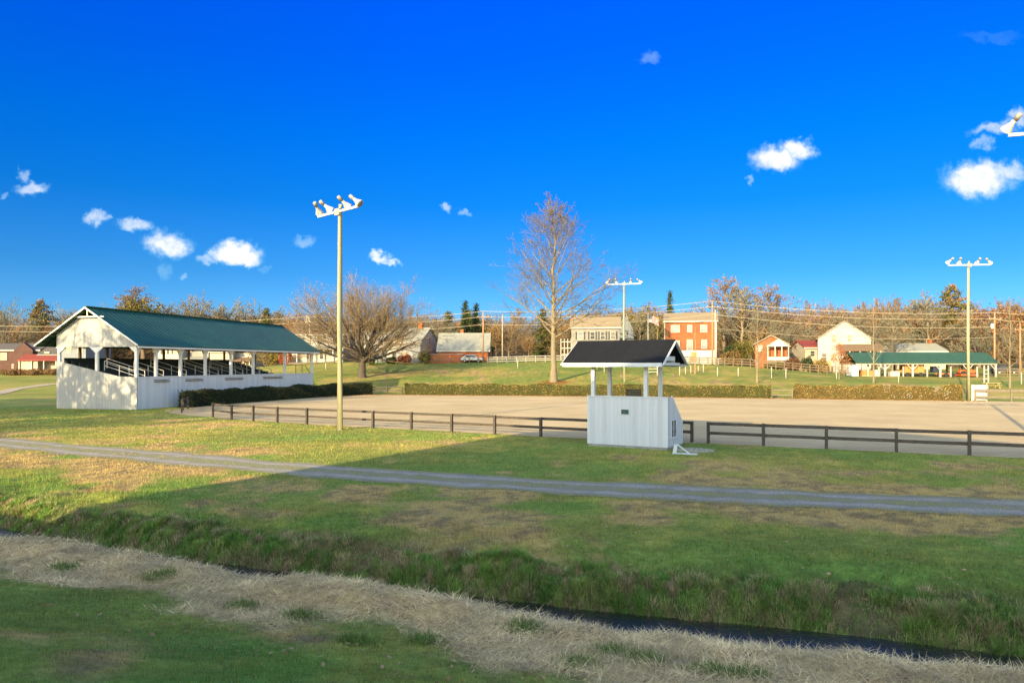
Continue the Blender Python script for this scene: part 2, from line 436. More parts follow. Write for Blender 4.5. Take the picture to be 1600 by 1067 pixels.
tag(ribbon('gravel_lane', LANE, 2.9, .015, lane_mat(), rag=.42), 'grey gravel lane crossing the grass', 'lane', kind='structure')
p0, p1, p2 = cast(-60, 622), cast(20, 608), cast(92, 599)
tag(ribbon('gravel_path', [(p0.x-14, p0.y-6), (p0.x, p0.y), (p1.x, p1.y), (p2.x, p2.y), (p2.x+14, p2.y+6)], 2.3, .05, mat('path_gravel', (.27,.22,.16), .95, .3, 3), step=1.5, nv=5), 'pale gravel path beside the grandstand', 'path', kind='structure')

FENCE_L = [(-22.8,56.1),(-20.5,53.8),(-18.5,52.6),(-16.3,51.1),(-13.8,49.5),(-11.3,48.0),(-8.8,46.6),(-6.2,45.3),(-3.6,43.9),(-1.0,42.5),(1.6,40.9),(4.4,39.4)]
def sand_mat():
    m, nt, bs, out = nodes_of('arena_sand')
    g = nt.nodes.new('ShaderNodeNewGeometry'); mp = nt.nodes.new('ShaderNodeMapping'); mp.inputs['Scale'].default_value = (.5, 3.0, 1); mp.inputs['Rotation'].default_value = (0, 0, .3)
    nt.links.new(g.outputs['Position'], mp.inputs[0])
    n1 = N(nt, 'ShaderNodeTexNoise', Scale=.5, Detail=8.0, Roughness=.7); nt.links.new(mp.outputs[0], n1.inputs['Vector'])
    n2 = N(nt, 'ShaderNodeTexNoise', Scale=9.0, Detail=8.0, Roughness=.8); nt.links.new(g.outputs['Position'], n2.inputs['Vector'])
    cc = mul(nt, ramp(nt, n1.outputs[0], [(.3, (.395,.30,.165)), (.7, (.49,.38,.22))]), ramp(nt, n2.outputs[0], [(.3, (.80,)*3), (.7, (1.14,)*3)]))
    n3 = N(nt, 'ShaderNodeTexNoise', Scale=.16, Detail=5.0, Roughness=.6); nt.links.new(g.outputs['Position'], n3.inputs['Vector'])
    wv = N(nt, 'ShaderNodeTexWave', Scale=.55, Distortion=6.0, Detail=3.0); wv.inputs['Detail Scale'].default_value = .3; nt.links.new(mp.outputs[0], wv.inputs['Vector'])
    cc = mul(nt, mul(nt, cc, ramp(nt, n3.outputs[0], [(.35, (.86,.85,.83)), (.65, (1.06,)*3)])), ramp(nt, wv.outputs[0], [(0, (.93,)*3), (1, (1.04,)*3)]))
    nt.links.new(cc, bs.inputs['Base Color']); bs.inputs['Roughness'].default_value = .97; bs.inputs['Specular IOR Level'].default_value = .1
    b = N(nt, 'ShaderNodeBump', Strength=.5, Distance=.03); nt.links.new(n2.outputs[0], b.inputs['Height']); nt.links.new(b.outputs[0], bs.inputs['Normal'])
    return m
near = [(-28,60.5),(-24.5,57.2)] + [(x-.1, y+.15) for x, y in FENCE_L] + [(9.5,37.6),(14.9,34.9),(20,32.5),(30,27.6),(45,20.4),(62,13)]
farp = [(90,69.6),(80,72.6),(51,81.6),(31,87.6),(15,92.1),(0,95.6),(-10,97.4),(-18.5,98.4),(-22.5,93),(-26,84),(-28.6,76),(-30.2,69),(-30.4,64)]
nn = resample(near, .7); jit = (fbm(nn[:, 0]*1.3, nn[:, 1]*1.3, 4)-.5)*.7
ring = [(x+j*.3, y+j) for (x, y), j in zip(nn, jit)] + farp
me = MB(); me.add([(x, y, .012) for x, y in ring], [tuple(range(len(ring)))])
tag(me.build('arena_sand', sand_mat()), 'pale raked sand of the riding arena', 'sand', kind='structure')

def water_mat():
    m, nt, bs, out = nodes_of('creek_water')
    bs.inputs['Base Color'].default_value = (.012,.014,.012,1); bs.inputs['Roughness'].default_value = .05; bs.inputs['Specular IOR Level'].default_value = 1.0
    g = nt.nodes.new('ShaderNodeNewGeometry'); n = N(nt, 'ShaderNodeTexNoise', Scale=7.0, Detail=5.0, Roughness=.6); nt.links.new(g.outputs['Position'], n.inputs['Vector'])
    b = N(nt, 'ShaderNodeBump', Strength=.6, Distance=.07); nt.links.new(n.outputs[0], b.inputs['Height']); nt.links.new(b.outputs[0], bs.inputs['Normal'])
    return m
tag(ribbon('creek_water', CREEK[1:-1], 1.0, 0, water_mat(), step=.4, nv=5, rag=.0, zfix=WATER), 'narrow creek with still dark water between grassy banks', 'water', kind='structure')

# ------------------------------------------------------------------ grass
def blades(name, P, h, w, lean, az, C, m, bent=True, curl=.5, b0=.55):
    n = len(P)
    d = np.stack([np.cos(az), np.sin(az), np.zeros(n)], -1)          # lean direction
    s = np.stack([-np.sin(az), np.cos(az), np.zeros(n)], -1)
    tw = RNG.uniform(-1.2, 1.2, n)[:, None]; s = s*np.cos(tw) + d*np.sin(tw)
    up = np.array((0, 0, 1.0))
    l = lean[:, None]; hh = h[:, None]; ww = w[:, None]
    mid = P + (d*np.sin(l*b0) + up*np.cos(l*b0))*hh*.5
    tip = mid + (d*np.sin(l*(1+curl)) + up*np.cos(l*(1+curl)))*hh*.5
    if bent:
        V = np.stack([P-s*ww/2, P+s*ww/2, mid+s*ww*.42, mid-s*ww*.42, tip], 1).reshape(-1, 3)
        b = np.arange(n)[:, None]*5
        L = np.concatenate([b+0, b+1, b+2, b+3, b+3, b+2, b+4], 1).ravel(); sz = np.tile([4, 3], n); k = 5
    else:
        V = np.stack([P-s*ww/2, P+s*ww/2, tip], 1).reshape(-1, 3)
        L = np.arange(n*3); sz = np.full(n, 3); k = 3
    return np_mesh(name, V, L, sz, m, colors=np.repeat(C, k, 0))
def spread(n, y0, y1):
    Y = np.exp(RNG.uniform(math.log(y0), math.log(y1), n)); X = RNG.uniform(-1, 1, n)*(.74*Y+1.5)
    return X, Y
def near_arena(x, y):
    return (y > np.interp(x, [p[0] for p in near], [p[1] for p in near]) - .15) & (x > -29)

# lawn
X, Y = spread(620000, 7.2, 68)
c = creek_dist(X, Y); dl = poly_dist(LANE, X, Y)
st = straw_amt(X, Y, c)
clump = fbm(X*.9, Y*.9+3, 3)
ok = ((c > .9) | (c < -.9)) & ((dl > 1.32 + 1.1*(fbm(X*1.5, Y*1.5, 3)-.5)) | ((dl < .45) & (RNG.random(len(X)) < .5*sst(.45, .6, fbm(X*1.1, Y*1.1+30, 3))))) & ~near_arena(X, Y) & (RNG.random(len(X)) > st*.93)
X, Y, c, clump = X[ok], Y[ok], c[ok], clump[ok]; n = len(X)
sc = Y/10
h = (.028 + .05*RNG.random(n))*(.55+.95*clump)*np.clip(sc, .8, 1.9)**.5 * np.where((c < 4) & (c > 0), 1.5, 1.0)
w = .0065*sc*RNG.uniform(.7, 1.5, n)
C = ground_color(X, Y)*RNG.uniform(.62, 1.55, n)[:, None]
C = mix3(C, np.broadcast_to(DRY, C.shape), (RNG.random(n) < .10)*.7)
tag(blades('lawn_grass', np.stack([X, Y, height(X, Y)-.005], -1), h, w, np.abs(RNG.normal(.55, .35, n)), RNG.uniform(0, 6.28, n), C, M['grass'], False), 'short mown green grass with dry patches', 'grass', kind='stuff')
# straw on the near bank
X, Y = spread(620000, 7.2, 45); c = creek_dist(X, Y); st = straw_amt(X, Y, c)
ok = (RNG.random(len(X)) < st) & (c < -.3) & (c > -8)
X, Y, c = X[ok], Y[ok], c[ok]; n = len(X); sc = np.clip(Y/11, .8, 3)
tone = fbm(X*1.2, Y*1.2, 4)
C = STRAW*np.clip(.45+1.0*tone, .4, 1.4)[:, None]*RNG.uniform(.6, 1.25, n)[:, None]
C = mix3(C, np.broadcast_to(BROWN, C.shape), (RNG.random(n) < .22)*.7); C = mix3(C, np.broadcast_to(GREEN2, C.shape), (RNG.random(n) < .06)*.8)
swirl = fbm(X*.35, Y*.35+60, 2)*9
tag(blades('straw_litter', np.stack([X, Y, height(X, Y)+RNG.uniform(0, .04, n)+.10*np.clip(fbm(X*1.9+5, Y*1.9, 3)-.42, 0, 1)*sst(-.4, -1.2, c)], -1), RNG.uniform(.10, .32, n), .0065*sc*RNG.uniform(.6, 1.4, n), np.clip(RNG.normal(1.42, .20, n), .3, 1.75), swirl+RNG.normal(0, 1.7, n), C, M['straw'], True, .1, .93), 'mown pale straw lying along the near creek bank', 'straw', kind='stuff')
# rough tufts on the far bank
X, Y = spread(700000, 9, 45); c = creek_dist(X, Y)
tuft = fbm(X*1.6+3, Y*1.6, 3)
ok = (c > .12) & (c < 2.4) & (RNG.random(len(X)) < sst(2.4, .8, c + (fbm(X*.3, Y*.3+8, 2)-.5)*1.2)*np.clip(.35+2.6*(tuft-.36), .28, 1))
X, Y, c, tuft = X[ok], Y[ok], c[ok], tuft[ok]; n = len(X); sc = np.clip(Y/12, .8, 3)
n2 = fbm(X*.7+20, Y*.7, 3)
C = mix3(np.broadcast_to(np.array((.12,.21,.045)), (n, 3)), np.array((.26,.275,.07)), sst(.4, .65, n2))
C = mix3(C, np.broadcast_to(np.array((.34,.25,.15)), C.shape), (RNG.random(n) < .12 + .5*sst(.48, .66, fbm(X*1.1, Y*1.1+9, 3)))*.85)
C = C*RNG.uniform(.5, 1.5, n)[:, None]
h = (.05+.17*np.clip((tuft-.3)*2.0, 0, 1)*RNG.random(n) + .10*sst(.6, .2, c)*RNG.random(n))*sst(3, 1.2, c)**.5
tag(blades('bank_grass', np.stack([X, Y, height(X, Y)-.01], -1), h, .008*sc*RNG.uniform(.6, 1.4, n), np.abs(RNG.normal(.5, .35, n)), RNG.uniform(0, 6.28, n)*.5+3.2+tuft*4, C, M['grass'], True, .8), 'rough tufted grass and weeds on the far creek bank', 'grass', kind='stuff')
# separate fan shaped tufts on the same bank
def fan_tufts(name, label, n0, per, y0, y1, crange, hr, cols, kind='grass'):
    X, Y = spread(n0*14, y0, y1); c = creek_dist(X, Y)
    ok = (c > crange[0]) & (c < crange[1]) & (RNG.random(len(X)) < sst(crange[1], crange[0]+.8, c)*.8+.1) & (fbm(X*.8+5, Y*.8, 3) > .40); X, Y = X[ok][:n0], Y[ok][:n0]
    n0 = len(X); k = np.repeat(np.arange(n0), per); n = len(k)
    a = RNG.uniform(0, 6.28, n); r = .13*np.sqrt(RNG.random(n))*RNG.uniform(.6, 1.5, n0)[k]
    x, y = X[k]+np.cos(a)*r, Y[k]+np.sin(a)*r
    hh = RNG.uniform(*hr, n0)[k]*RNG.uniform(.5, 1.1, n)
    C = np.array(cols)[RNG.integers(0, len(cols), n0)][k]*RNG.uniform(.6, 1.45, n)[:, None]
    sc = np.clip(y/13, .8, 2.5)
    tag(blades(name, np.stack([x, y, height(x, y)-.01], -1), hh, .008*sc*RNG.uniform(.6, 1.4, n), np.clip(r*4.2+RNG.normal(.15, .15, n), .02, 1.2), a+RNG.normal(0, .5, n), C, M['grass'], True, .9), label, 'grass', kind='stuff')
fan_tufts('tussock_grass', 'separate leafy tussocks of long grass on the far creek bank', 2300, 100, 9, 30, (.10, 1.5), (.09, .26), [(.13,.25,.045),(.20,.29,.06),(.26,.29,.08),(.10,.19,.035),(.40,.31,.16),(.30,.22,.12)])
# longer scattered green tufts growing through the straw
cen = []
for px, py in ((665,1004),(560,1003),(950,1022),(900,1040),(1010,1032),(1110,1050),(470,965),(380,950),(780,940),(1300,1018),(1170,1058),(250,905),(100,890),(820,985)):
    p = cast(px, py); cen.append((p.x, p.y))
cen = np.array(cen); k = RNG.integers(0, len(cen), 9000)
X = cen[k, 0]+RNG.normal(0, .16, 9000); Y = cen[k, 1]+RNG.normal(0, .13, 9000); n = 9000
C = mix3(np.broadcast_to(np.array((.10,.19,.035)), (n, 3)), np.array((.2,.24,.06)), RNG.random(n))*RNG.uniform(.6, 1.4, n)[:, None]
tag(blades('grass_tufts', np.stack([X, Y, height(X, Y)-.01], -1), RNG.uniform(.06, .2, n), .009*RNG.uniform(.6, 1.4, n), np.abs(RNG.normal(.5, .3, n)), RNG.uniform(0, 6.28, n), C, M['grass'], True), 'bright green grass tufts growing through the straw', 'grass', kind='stuff')

def leaf_quads(P, size, C, name, m, parent=None, flat=False):
    n = len(P)
    if flat:
        a = RNG.uniform(0, 6.28, n); e1 = np.stack([np.cos(a), np.sin(a), RNG.normal(0, .25, n)], -1); e2 = np.stack([-np.sin(a), np.cos(a), RNG.normal(0, .25, n)], -1)
    else:
        e1 = RNG.normal(size=(n, 3)); e1 /= np.linalg.norm(e1, axis=1)[:, None]
        e2 = np.cross(e1, RNG.normal(size=(n, 3))); e2 /= np.linalg.norm(e2, axis=1)[:, None]
    s = (size*RNG.uniform(.6, 1.4, n))[:, None]/2
    V = np.stack([P-e1*s, P-e2*s*.6+e1*s*.1, P+e1*s, P+e2*s*.6+e1*s*.1], 1).reshape(-1, 3)
    return np_mesh(name, V, np.arange(n*4), np.full(n, 4), m, parent, np.repeat(C, 4, 0))

# ------------------------------------------------------------------ trees
def perp(d, rng):
    r = rng.normal(size=3); r -= d*np.dot(r, d); n = np.linalg.norm(r)
    return r/n if n > 1e-6 else np.array((1., 0, 0))
class Tree:
    """recursive bare tree: lists of branch paths per number of sides"""
    def __init__(self, seed): self.rng = np.random.default_rng(seed); self.b = {}; self.tips = []
    def put(self, part, path, r0, r1, sides):
        self.b.setdefault((part, len(path), sides), []).append((np.array(path), np.linspace(r0, r1, len(path))))
    def branch(self, p, d, L, r, lvl, maxl, par, part='twigs'):
        rng = self.rng; k = 5 if lvl <= 1 else (4 if lvl == 2 else 3)
        path = [np.array(p)]; dd = np.array(d, float)
        for i in range(k-1):
            dd = dd + np.array((0, 0, par['up']))*(L/(k-1))/max(L, .1) + rng.normal(size=3)*par['wob']
            dd /= np.linalg.norm(dd); path.append(path[-1] + dd*L/(k-1))
        r1 = max(par['rmin']*.7, r*(.35 if lvl < maxl else .5))
        self.put('trunk' if lvl <= 1 else 'twigs', path, r, r1, 7 if lvl == 0 else (5 if lvl == 1 else 3))
        if lvl >= maxl or L < par['minL']:
            self.tips.append(path[-1]); return
        nchild = max(2, int(par['n'][min(lvl, len(par['n'])-1)]*rng.uniform(.8, 1.2)))
        for j in range(nchild):
            t = rng.uniform(.22, 1.0) if j else 1.0
            f = t*(k-1); i = min(int(f), k-2); q = path[i]+(path[i+1]-path[i])*(f-i)
            base = (path[i+1]-path[i]); base /= np.linalg.norm(base)
            a = math.radians(rng.uniform(*par['ang'])) * (.5 if j == 0 else 1)
            nd = base*math.cos(a) + perp(base, rng)*math.sin(a)
            rr = max(par['rmin'], (r+(r1-r)*t)*par['rf'])
            self.branch(q, nd, L*rng.uniform(*par['lf'])*(1-.45*t), rr, lvl+1, maxl, par)
    def trunk(self, H, r0, r1, k=9, wob=.02, lean=(0, 0)):
        path = [np.array((0., 0, -.3))]
        for i in range(1, k):
            t = i/(k-1); path.append(np.array((lean[0]*t*H, lean[1]*t*H, H*t)) + np.append(self.rng.normal(size=2)*wob*H*t, 0))
        P = np.array(path); R = lerp(r0, r1, np.linspace(0, 1, k)); R[0] *= 1.45
        self.b.setdefault(('trunk', k, 10), []).append((P, R))
        return P, R
    def arrays(self, part):
        Vs, Ls, base = [], [], 0
        for (pt, k, s), lst in self.b.items():
            if pt != part: continue
            P = np.stack([a for a, _ in lst]); R = np.stack([b for _, b in lst])
            d = np.gradient(P, axis=1); d /= np.linalg.norm(d, axis=2)[..., None]+1e-9
            ref = np.where(np.abs(d[:, :1, 2:3]) > .9, np.array((1., 0, 0)), np.array((0, 0, 1.)))
            e1 = np.cross(d, ref); e1 /= np.linalg.norm(e1, axis=2)[..., None]+1e-9; e2 = np.cross(d, e1)
            a = np.arange(s)*2*math.pi/s
            V = P[:, :, None] + R[:, :, None, None]*(e1[:, :, None]*np.cos(a)[:, None] + e2[:, :, None]*np.sin(a)[:, None])
            B = len(lst); I = base + np.arange(B*k*s).reshape(B, k, s); J = np.roll(I, -1, 2)
            Ls.append(np.stack([I[:, :-1], J[:, :-1], J[:, 1:], I[:, 1:]], -1).reshape(-1, 4))
            Vs.append(V.reshape(-1, 3)); base += B*k*s
        if not Vs: return None
        return np.concatenate(Vs), np.concatenate(Ls)
    def fit(self, H):
        k = H/max(b[0][:, 2].max() for lst in self.b.values() for b in lst)
        self.b = {q: [(p*np.array((1, 1, k)), r) for p, r in lst] for q, lst in self.b.items()}
        self.tips = [p*np.array((1, 1, k)) for p in self.tips]
        return self
    def build(self, name, loc, label, cat, bark, twig, group=None, rz=0, leaves=None):
        root = empty(name, loc, rz, label, cat, group)
        for part, nm, m in (('trunk', 'trunk', bark), ('twigs', 'crown', twig)):
            A = self.arrays(part)
            if A is not None: np_mesh(nm, A[0], A[1], np.full(len(A[1]), 4), m, root, smooth=True)
        if leaves:
            cnt, size, cols, sprd = leaves
            T = np.array(self.tips); k = self.rng.integers(0, len(T), cnt)
            P = T[k]+self.rng.normal(size=(cnt, 3))*sprd
            cc = np.array(cols)[self.rng.integers(0, len(cols), cnt)]*self.rng.uniform(.6, 1.4, cnt)[:, None]
            leaf_quads(P, np.full(cnt, size), cc, 'leaves', M['leaf'], root)
        return root

def leader_tree(seed, H, r0, clear, env, nprim, ang0, ang1, par, maxl=4, wob=.012, rfp=.42):
    t = Tree(seed); P, R = t.trunk(H*.96, r0, par['rmin']*1.5, 12, wob)
    zs = P[:, 2]
    for j in range(nprim):
        f = (j+.5)/nprim; z = H*(clear + (.94-clear)*f**1.05)
        x, y = np.interp(z, zs, P[:, 0]), np.interp(z, zs, P[:, 1]); r = np.interp(z, zs, R)
        az = j*2.399+t.rng.normal()*.3; a = math.radians(lerp(ang0, ang1, f)+t.rng.normal()*5)
        q = t.rng.uniform(.78, 1.06); Ln = env(z/H)*H/max(.35, math.sin(a))
        for _ in range(6): Ln = .5*Ln + .5*env(min(1, (z+Ln*(math.cos(a)*.75+.3))/H))*H/max(.3, math.sin(a)*.85)
        Ln *= q
        d = np.array((math.cos(az)*math.sin(a), math.sin(az)*math.sin(a), math.cos(a)))
        t.branch((x, y, z), d, Ln, max(par['rmin']*2, r*rfp), 1, maxl, par)
    return t
def vase_tree(seed, H, r0, clear, rad, nprim, par, maxl=5, lean=(0, 0), flat=1.0):
    t = Tree(seed); P, R = t.trunk(H*clear, r0, r0*.78, 6, .015, lean)
    top = P[-1]
    for j in range(nprim):
        az = j*2.399+t.rng.normal()*.25; f = (j+.5)/nprim
        a = math.radians(lerp(8, 77, f**.8)+t.rng.normal()*5)
        d = np.array((math.cos(az)*math.sin(a), math.sin(az)*math.sin(a), math.cos(a)))
        Ln = 1/math.sqrt((math.sin(a)/(rad*H))**2 + (math.cos(a)/(H*(1-clear)))**2)*t.rng.uniform(.74, .92)
        st = top - np.array((0, 0, H*clear*.25*t.rng.random()*f))
        t.branch(st, d, Ln, r0*t.rng.uniform(.32, .5), 1, maxl, par)
    return t

# centre tree: tall, upright, with a leader
p = cast(865, 597)
Hc = (597-299)*p.y/F
env = lambda z: np.interp(z, [.2,.28,.42,.55,.7,.85,1], [.23,.29,.31,.27,.20,.12,.03])
tree_c = leader_tree(21, Hc, .48, .235, env, 44, 66, 16, dict(up=.2, wob=.08, n=[0,8,6,4], ang=(24,55), lf=(.42,.78), rf=.46, rmin=.017, minL=.5), 4, .006, .40)
tree_c.fit(Hc).build('tall_tree', p, 'tallest bare tree with upright crown behind the middle hedge', 'tree', M['bark_pale'], M['twig_dark'], leaves=(350, .15, [(.18,.11,.05),(.2,.13,.065)], .3))
# round maple in the grandstand's shadow
p = cast(566, 590)
Hm = (592-425)*p.y/F
tree_m = vase_tree(5, Hm, .62, .225, .74, 26, dict(up=.26, wob=.08, n=[0,10,8,5], ang=(22,50), lf=(.5,.82), rf=.48, rmin=.017, minL=.45), 4)
tree_m.fit(Hm).build('round_tree', p, 'broad round bare tree with dark trunk beside the grandstand', 'tree', M['bark_dark'], M['twig'], leaves=(2800, .17, [(.25,.13,.05),(.28,.16,.065),(.22,.11,.05)], .5))
print('HERO', Hc, Hm, len(tree_c.tips), len(tree_m.tips))
# young trees on the lawn
def young(seed, px, py, pyt, label, width, bark='bark_pale', n=18, leaves=None, name='young_tree', r=.13):
    p = cast(px, py); H = (py-pyt)*p.y/F
    e = lambda z: np.interp(z, [.15,.35,.6,1], [width*.6, width, width*.7, .02])
    t = leader_tree(seed, H, r, .2, e, n, 50, 22, dict(up=.3, wob=.06, n=[0,5,4], ang=(22,45), lf=(.4,.7), rf=.5, rmin=.014, minL=.5), 3, .008, .45)
    return t.fit(H).build(name, p, label, 'tree', M[bark], M['twig_grey'], 'young trees on the lawn', leaves=leaves)
young(31, 1183, 598, 468, 'slim pale young tree standing right of the brick colonial house', .17, n=26, r=.16)
young(32, 1365, 598, 462, 'thin young tree in front of the green roofed pavilion', .10, n=18)
young(33, 1578, 606, 462, 'thin young tree right of the pavilion at the photo edge', .11, n=18)
young(34, 1311, 593, 535, 'small tree with rusty red leaves left of the pavilion', .26, leaves=(1000, .17, [(.36,.10,.04),(.40,.16,.06)], .35), r=.09)
young(35, 1086, 584, 510, 'dead thin sapling stem in front of the brick colonial house', .06, n=7, bark='utility_wood', r=.10)
young(36, 1027, 585, 487, 'pale forked young tree right of the flagpole', .22, n=16, r=.12)

# background trees: a few kinds, copied
BAREP = dict(up=.15, wob=.08, n=[0,7,6,4], ang=(22,50), lf=(.45,.8), rf=.5, rmin=.05, minL=.8)
def park(o):                                       # prototypes are moved to their first place later
    return o
def proto_bare(seed, twig, bark='bark_grey', leaves=None, kind='vase'):
    if kind == 'vase': t = vase_tree(seed, 16, .34, .2, .42, 15, BAREP, 4)
    else: t = leader_tree(seed, 18, .32, .25, lambda z: np.interp(z, [.2,.4,.7,1], [.16,.22,.18,.04]), 26, 55, 25, BAREP, 3)
    t.fit(16 if kind == 'vase' else 18)
    r = t.build('bare_tree', (0,0,0), 'x', 'tree', M[bark], M[twig], leaves=leaves); return r
def crown_cloud(seed, n, size, shape, cols):
    rng = np.random.default_rng(seed); P = []
    for (cx, cy, cz, rx, ry, rz_) in shape:
        q = rng.normal(size=(n//len(shape), 3)); q /= np.linalg.norm(q, axis=1)[:, None]
        q *= rng.uniform(.55, 1.0, len(q))[:, None]**.6
        q = q*(1+.25*np.sin(q[:, :1]*7+cx)*np.cos(q[:, 1:2]*6+cz))
        P.append(q*np.array((rx, ry, rz_))+np.array((cx, cy, cz)))
    P = np.concatenate(P)
    # clumps: keep points near random clump centres
    cc = P[rng.integers(0, len(P), max(12, len(P)//60))]
    k = rng.integers(0, len(cc), len(P)); P = lerp(P, cc[k]+rng.normal(size=P.shape)*size*2.2, .75)
    tone = rng.uniform(.55, 1.45, len(cc))[k]
    C = np.array(cols)[rng.integers(0, len(cols), len(cc))][k]*tone[:, None]*rng.uniform(.75, 1.25, len(P))[:, None]
    return P, C
def cloud_tree(name, seed, n, size, shape, cols, trunk=(.3, 6), bark='bark_grey', crown='crown'):
    r = empty(name, (0,0,0), 0, 'x', 'tree')
    P, C = crown_cloud(seed, n, size, shape, cols)
    leaf_quads(P, np.full(len(P), size), C, crown, M['leaf'], r)
    mb = MB().tube([(0,0,-.5),(0,.05,trunk[1]*.5),(.1,0,trunk[1])], [trunk[0]*1.3, trunk[0], trunk[0]*.5], 8)
    for k in range(7):
        a = k*2.4; z = trunk[1]*(.45+.07*k); L = trunk[1]*.3
        mb.tube([(0,0,z),(math.cos(a)*L*.6, math.sin(a)*L*.6, z+L*.35),(math.cos(a)*L, math.sin(a)*L, z+L*.8)], [trunk[0]*.4, trunk[0]*.28, .03], 5)
    mb.build('trunk', M[bark], r, True)
    return r
def conifer(name, seed, H, R, cols, layers=26, droop=.25, ragged=.25, clear=.06, plate=False):
    rng = np.random.default_rng(seed); r = empty(name, (0,0,0), 0, 'x', 'tree'); P, C = [], []
    mb = MB().tube([(0,0,-.5),(0,0,H*.5),(0,0,H*.98)], [H*.02, H*.013, .03], 8)
    for i in range(layers):
        f = i/(layers-1); z = H*(clear+(1-clear)*f)
        rad = R*((1-f)**.85 if not plate else (math.sin(math.pi*min(1, .18+f*.78))**.8))*rng.uniform(1-ragged, 1+ragged*.5)+.12
        nb = rng.integers(6, 10) if not plate else rng.integers(4, 7)
        for b in range(nb):
            a = rng.uniform(0, 6.28); Lb = rad*rng.uniform(.7, 1.1)
            end = np.array((math.cos(a)*Lb, math.sin(a)*Lb, z-Lb*droop if not plate else z+Lb*.12))
            if plate or b % 2 == 0: mb.tube([(0,0,z), tuple(end)], [.05 if not plate else .09, .02], 4, False)
            m = int(34*Lb/R)+8
            t = rng.uniform(.15 if not plate else .4, 1, m)
            q = np.array((0,0,z))+(end-np.array((0,0,z)))*t[:, None] + rng.normal(size=(m, 3))*np.array((.13,.13,.09 if not plate else .06))*R*(.5+.6*t[:, None])
            P.append(q); C.append(np.array(cols)[rng.integers(0, len(cols))]*rng.uniform(.6, 1.4, m)[:, None])
    P, C = np.concatenate(P), np.concatenate(C)
    leaf_quads(P, np.full(len(P), R*.13), C, 'crown', M['leaf'], r)
    mb.build('trunk', M['bark_grey'], r, True)
    return r

OAK = [(.20,.125,.058),(.165,.105,.05),(.225,.145,.068)]
OLIVE = [(.10,.10,.025),(.14,.13,.03),(.075,.085,.025)]
DKGREEN = [(.030,.052,.018),(.045,.065,.02),(.025,.04,.02)]
protos = dict(
 bareA=(proto_bare(101, 'twig_grey'), 16), bareB=(proto_bare(102, 'twig', leaves=(500,.28,OAK,.5)), 16), bareC=(proto_bare(103, 'twig_red', leaves=(500,.24,[(.22,.12,.06),(.19,.105,.055)],.4), kind='leader'), 18),
 bareD=(proto_bare(104, 'twig_grey', 'bark_pale', kind='leader'), 18),
 oak=(cloud_tree('leafy_tree', 111, 5200, .38, [(0,0,9,4.6,4.6,4.2),(2.2,1,7,3.4,3.4,3),(-2.3,-1,7.3,3.5,3.4,3)], OAK, (.3, 9)), 13.2),
 rust=(cloud_tree('leafy_tree', 112, 4200, .38, [(0,0,8.5,4.2,4.2,4.2),(2.0,0,7,3,3,3),(-2,0,6.6,3,3,3)], [(.25,.115,.05),(.22,.105,.05),(.2,.12,.06)], (.3, 8)), 12.7),
 olive=(cloud_tree('leafy_tree', 113, 5200, .36, [(0,0,6.5,4.4,4.2,4.4),(2.3,0,4.5,3.4,3.2,3.2),(-2.4,0,4.6,3.4,3.2,3.3)], OLIVE+[(.17,.13,.04)], (.3, 6)), 10.9),
 dark=(cloud_tree('leafy_tree', 114, 5200, .34, [(0,0,7,3.6,3.6,5),(1.4,0,4,3.2,3,3),(-1.4,0,4,3.2,3,3)], DKGREEN, (.3, 7)), 12),
 flat=(cloud_tree('evergreen_tree', 115, 5200, .34, [(0,0,9,4.6,4,2.4),(0,0,6.6,5.0,4,2.4),(-2.4,0,8.4,3,3,2.2)], [(.12,.10,.025),(.16,.115,.03),(.09,.085,.02)], (.4, 7)), 11.4),
 spruce=(conifer('evergreen_tree', 121, 15, 2.9, DKGREEN+[(.05,.07,.02)]), 15),
 cedar=(conifer('evergreen_tree', 122, 12, 2.4, [(.06,.075,.022),(.085,.09,.025),(.11,.085,.03)], 24, .15, .4), 12),
 pine=(conifer('pine_tree', 123, 18, 5.2, [(.10,.095,.03),(.13,.10,.035),(.075,.08,.03),(.19,.11,.05)], 13, 0, .35, .5, True), 18),
)
used = set()
def bg(kind, px, pytop, Y, wid=1.0, label='', group=None, rz=None, sink=0, name=None):
    o, H0 = protos[kind]
    if kind in used: o = copy_tree(o)
    used.add(kind)
    if name: o.name = name
    x = PX(px, Y); z = hz(x, Y)-sink; H = ZP(pytop, Y)-z
    o.location = (x, Y, z); s = H/H0; o.scale = (s*wid, s*wid, s)
    o.rotation_euler = (0, 0, rz if rz is not None else (px*.37) % 6.28)
    tag(o, label, 'tree')
    if 'group' in o: del o['group']
    if group: o['group'] = group
    return o
bg('bareA', 2, 462, 165, 1.0, 'grey bare tree at the left edge above the shade-darkened brick house')
bg('pine', 63, 472, 185, .75, 'rusty and green pine rising over the left brick houses')
bg('bareA', 112, 470, 200, 1.25, 'grey bare tree with domed crown left of the grandstand roof peak')
bg('bareC', 212, 447, 205, 1.5, 'reddish bare tree rising behind the flat topped evergreen')
bg('bareA', 180, 470, 212, 1.0, 'faint bare tree just right of the grandstand roof peak')
bg('flat', 224, 463, 185, .86, 'flat topped olive evergreen above the grandstand roof')
ROW = 'row of bare trees above the grandstand roof'
for k, (q, t) in enumerate(((270,459),(296,456),(318,455),(345,459),(372,464),(391,474))):
    bg('bareA' if k % 2 else 'bareB', q, t, 195+k*3, 1.35 if k % 2 else 1.25, ['first bare tree of the row, right next to the flat topped evergreen','second bare tree of the row above the grandstand roof','third and tallest bare tree of the row above the roof','fourth bare tree of the row above the grandstand roof','fifth bare tree of the row, above the middle of the roof','last and lowest bare tree of the row, beside the small conifer'][k], ROW, name='bare_tree')
bg('cedar', 416, 483, 190, 1.5, 'small dark conifer poking over the right part of the grandstand roof')
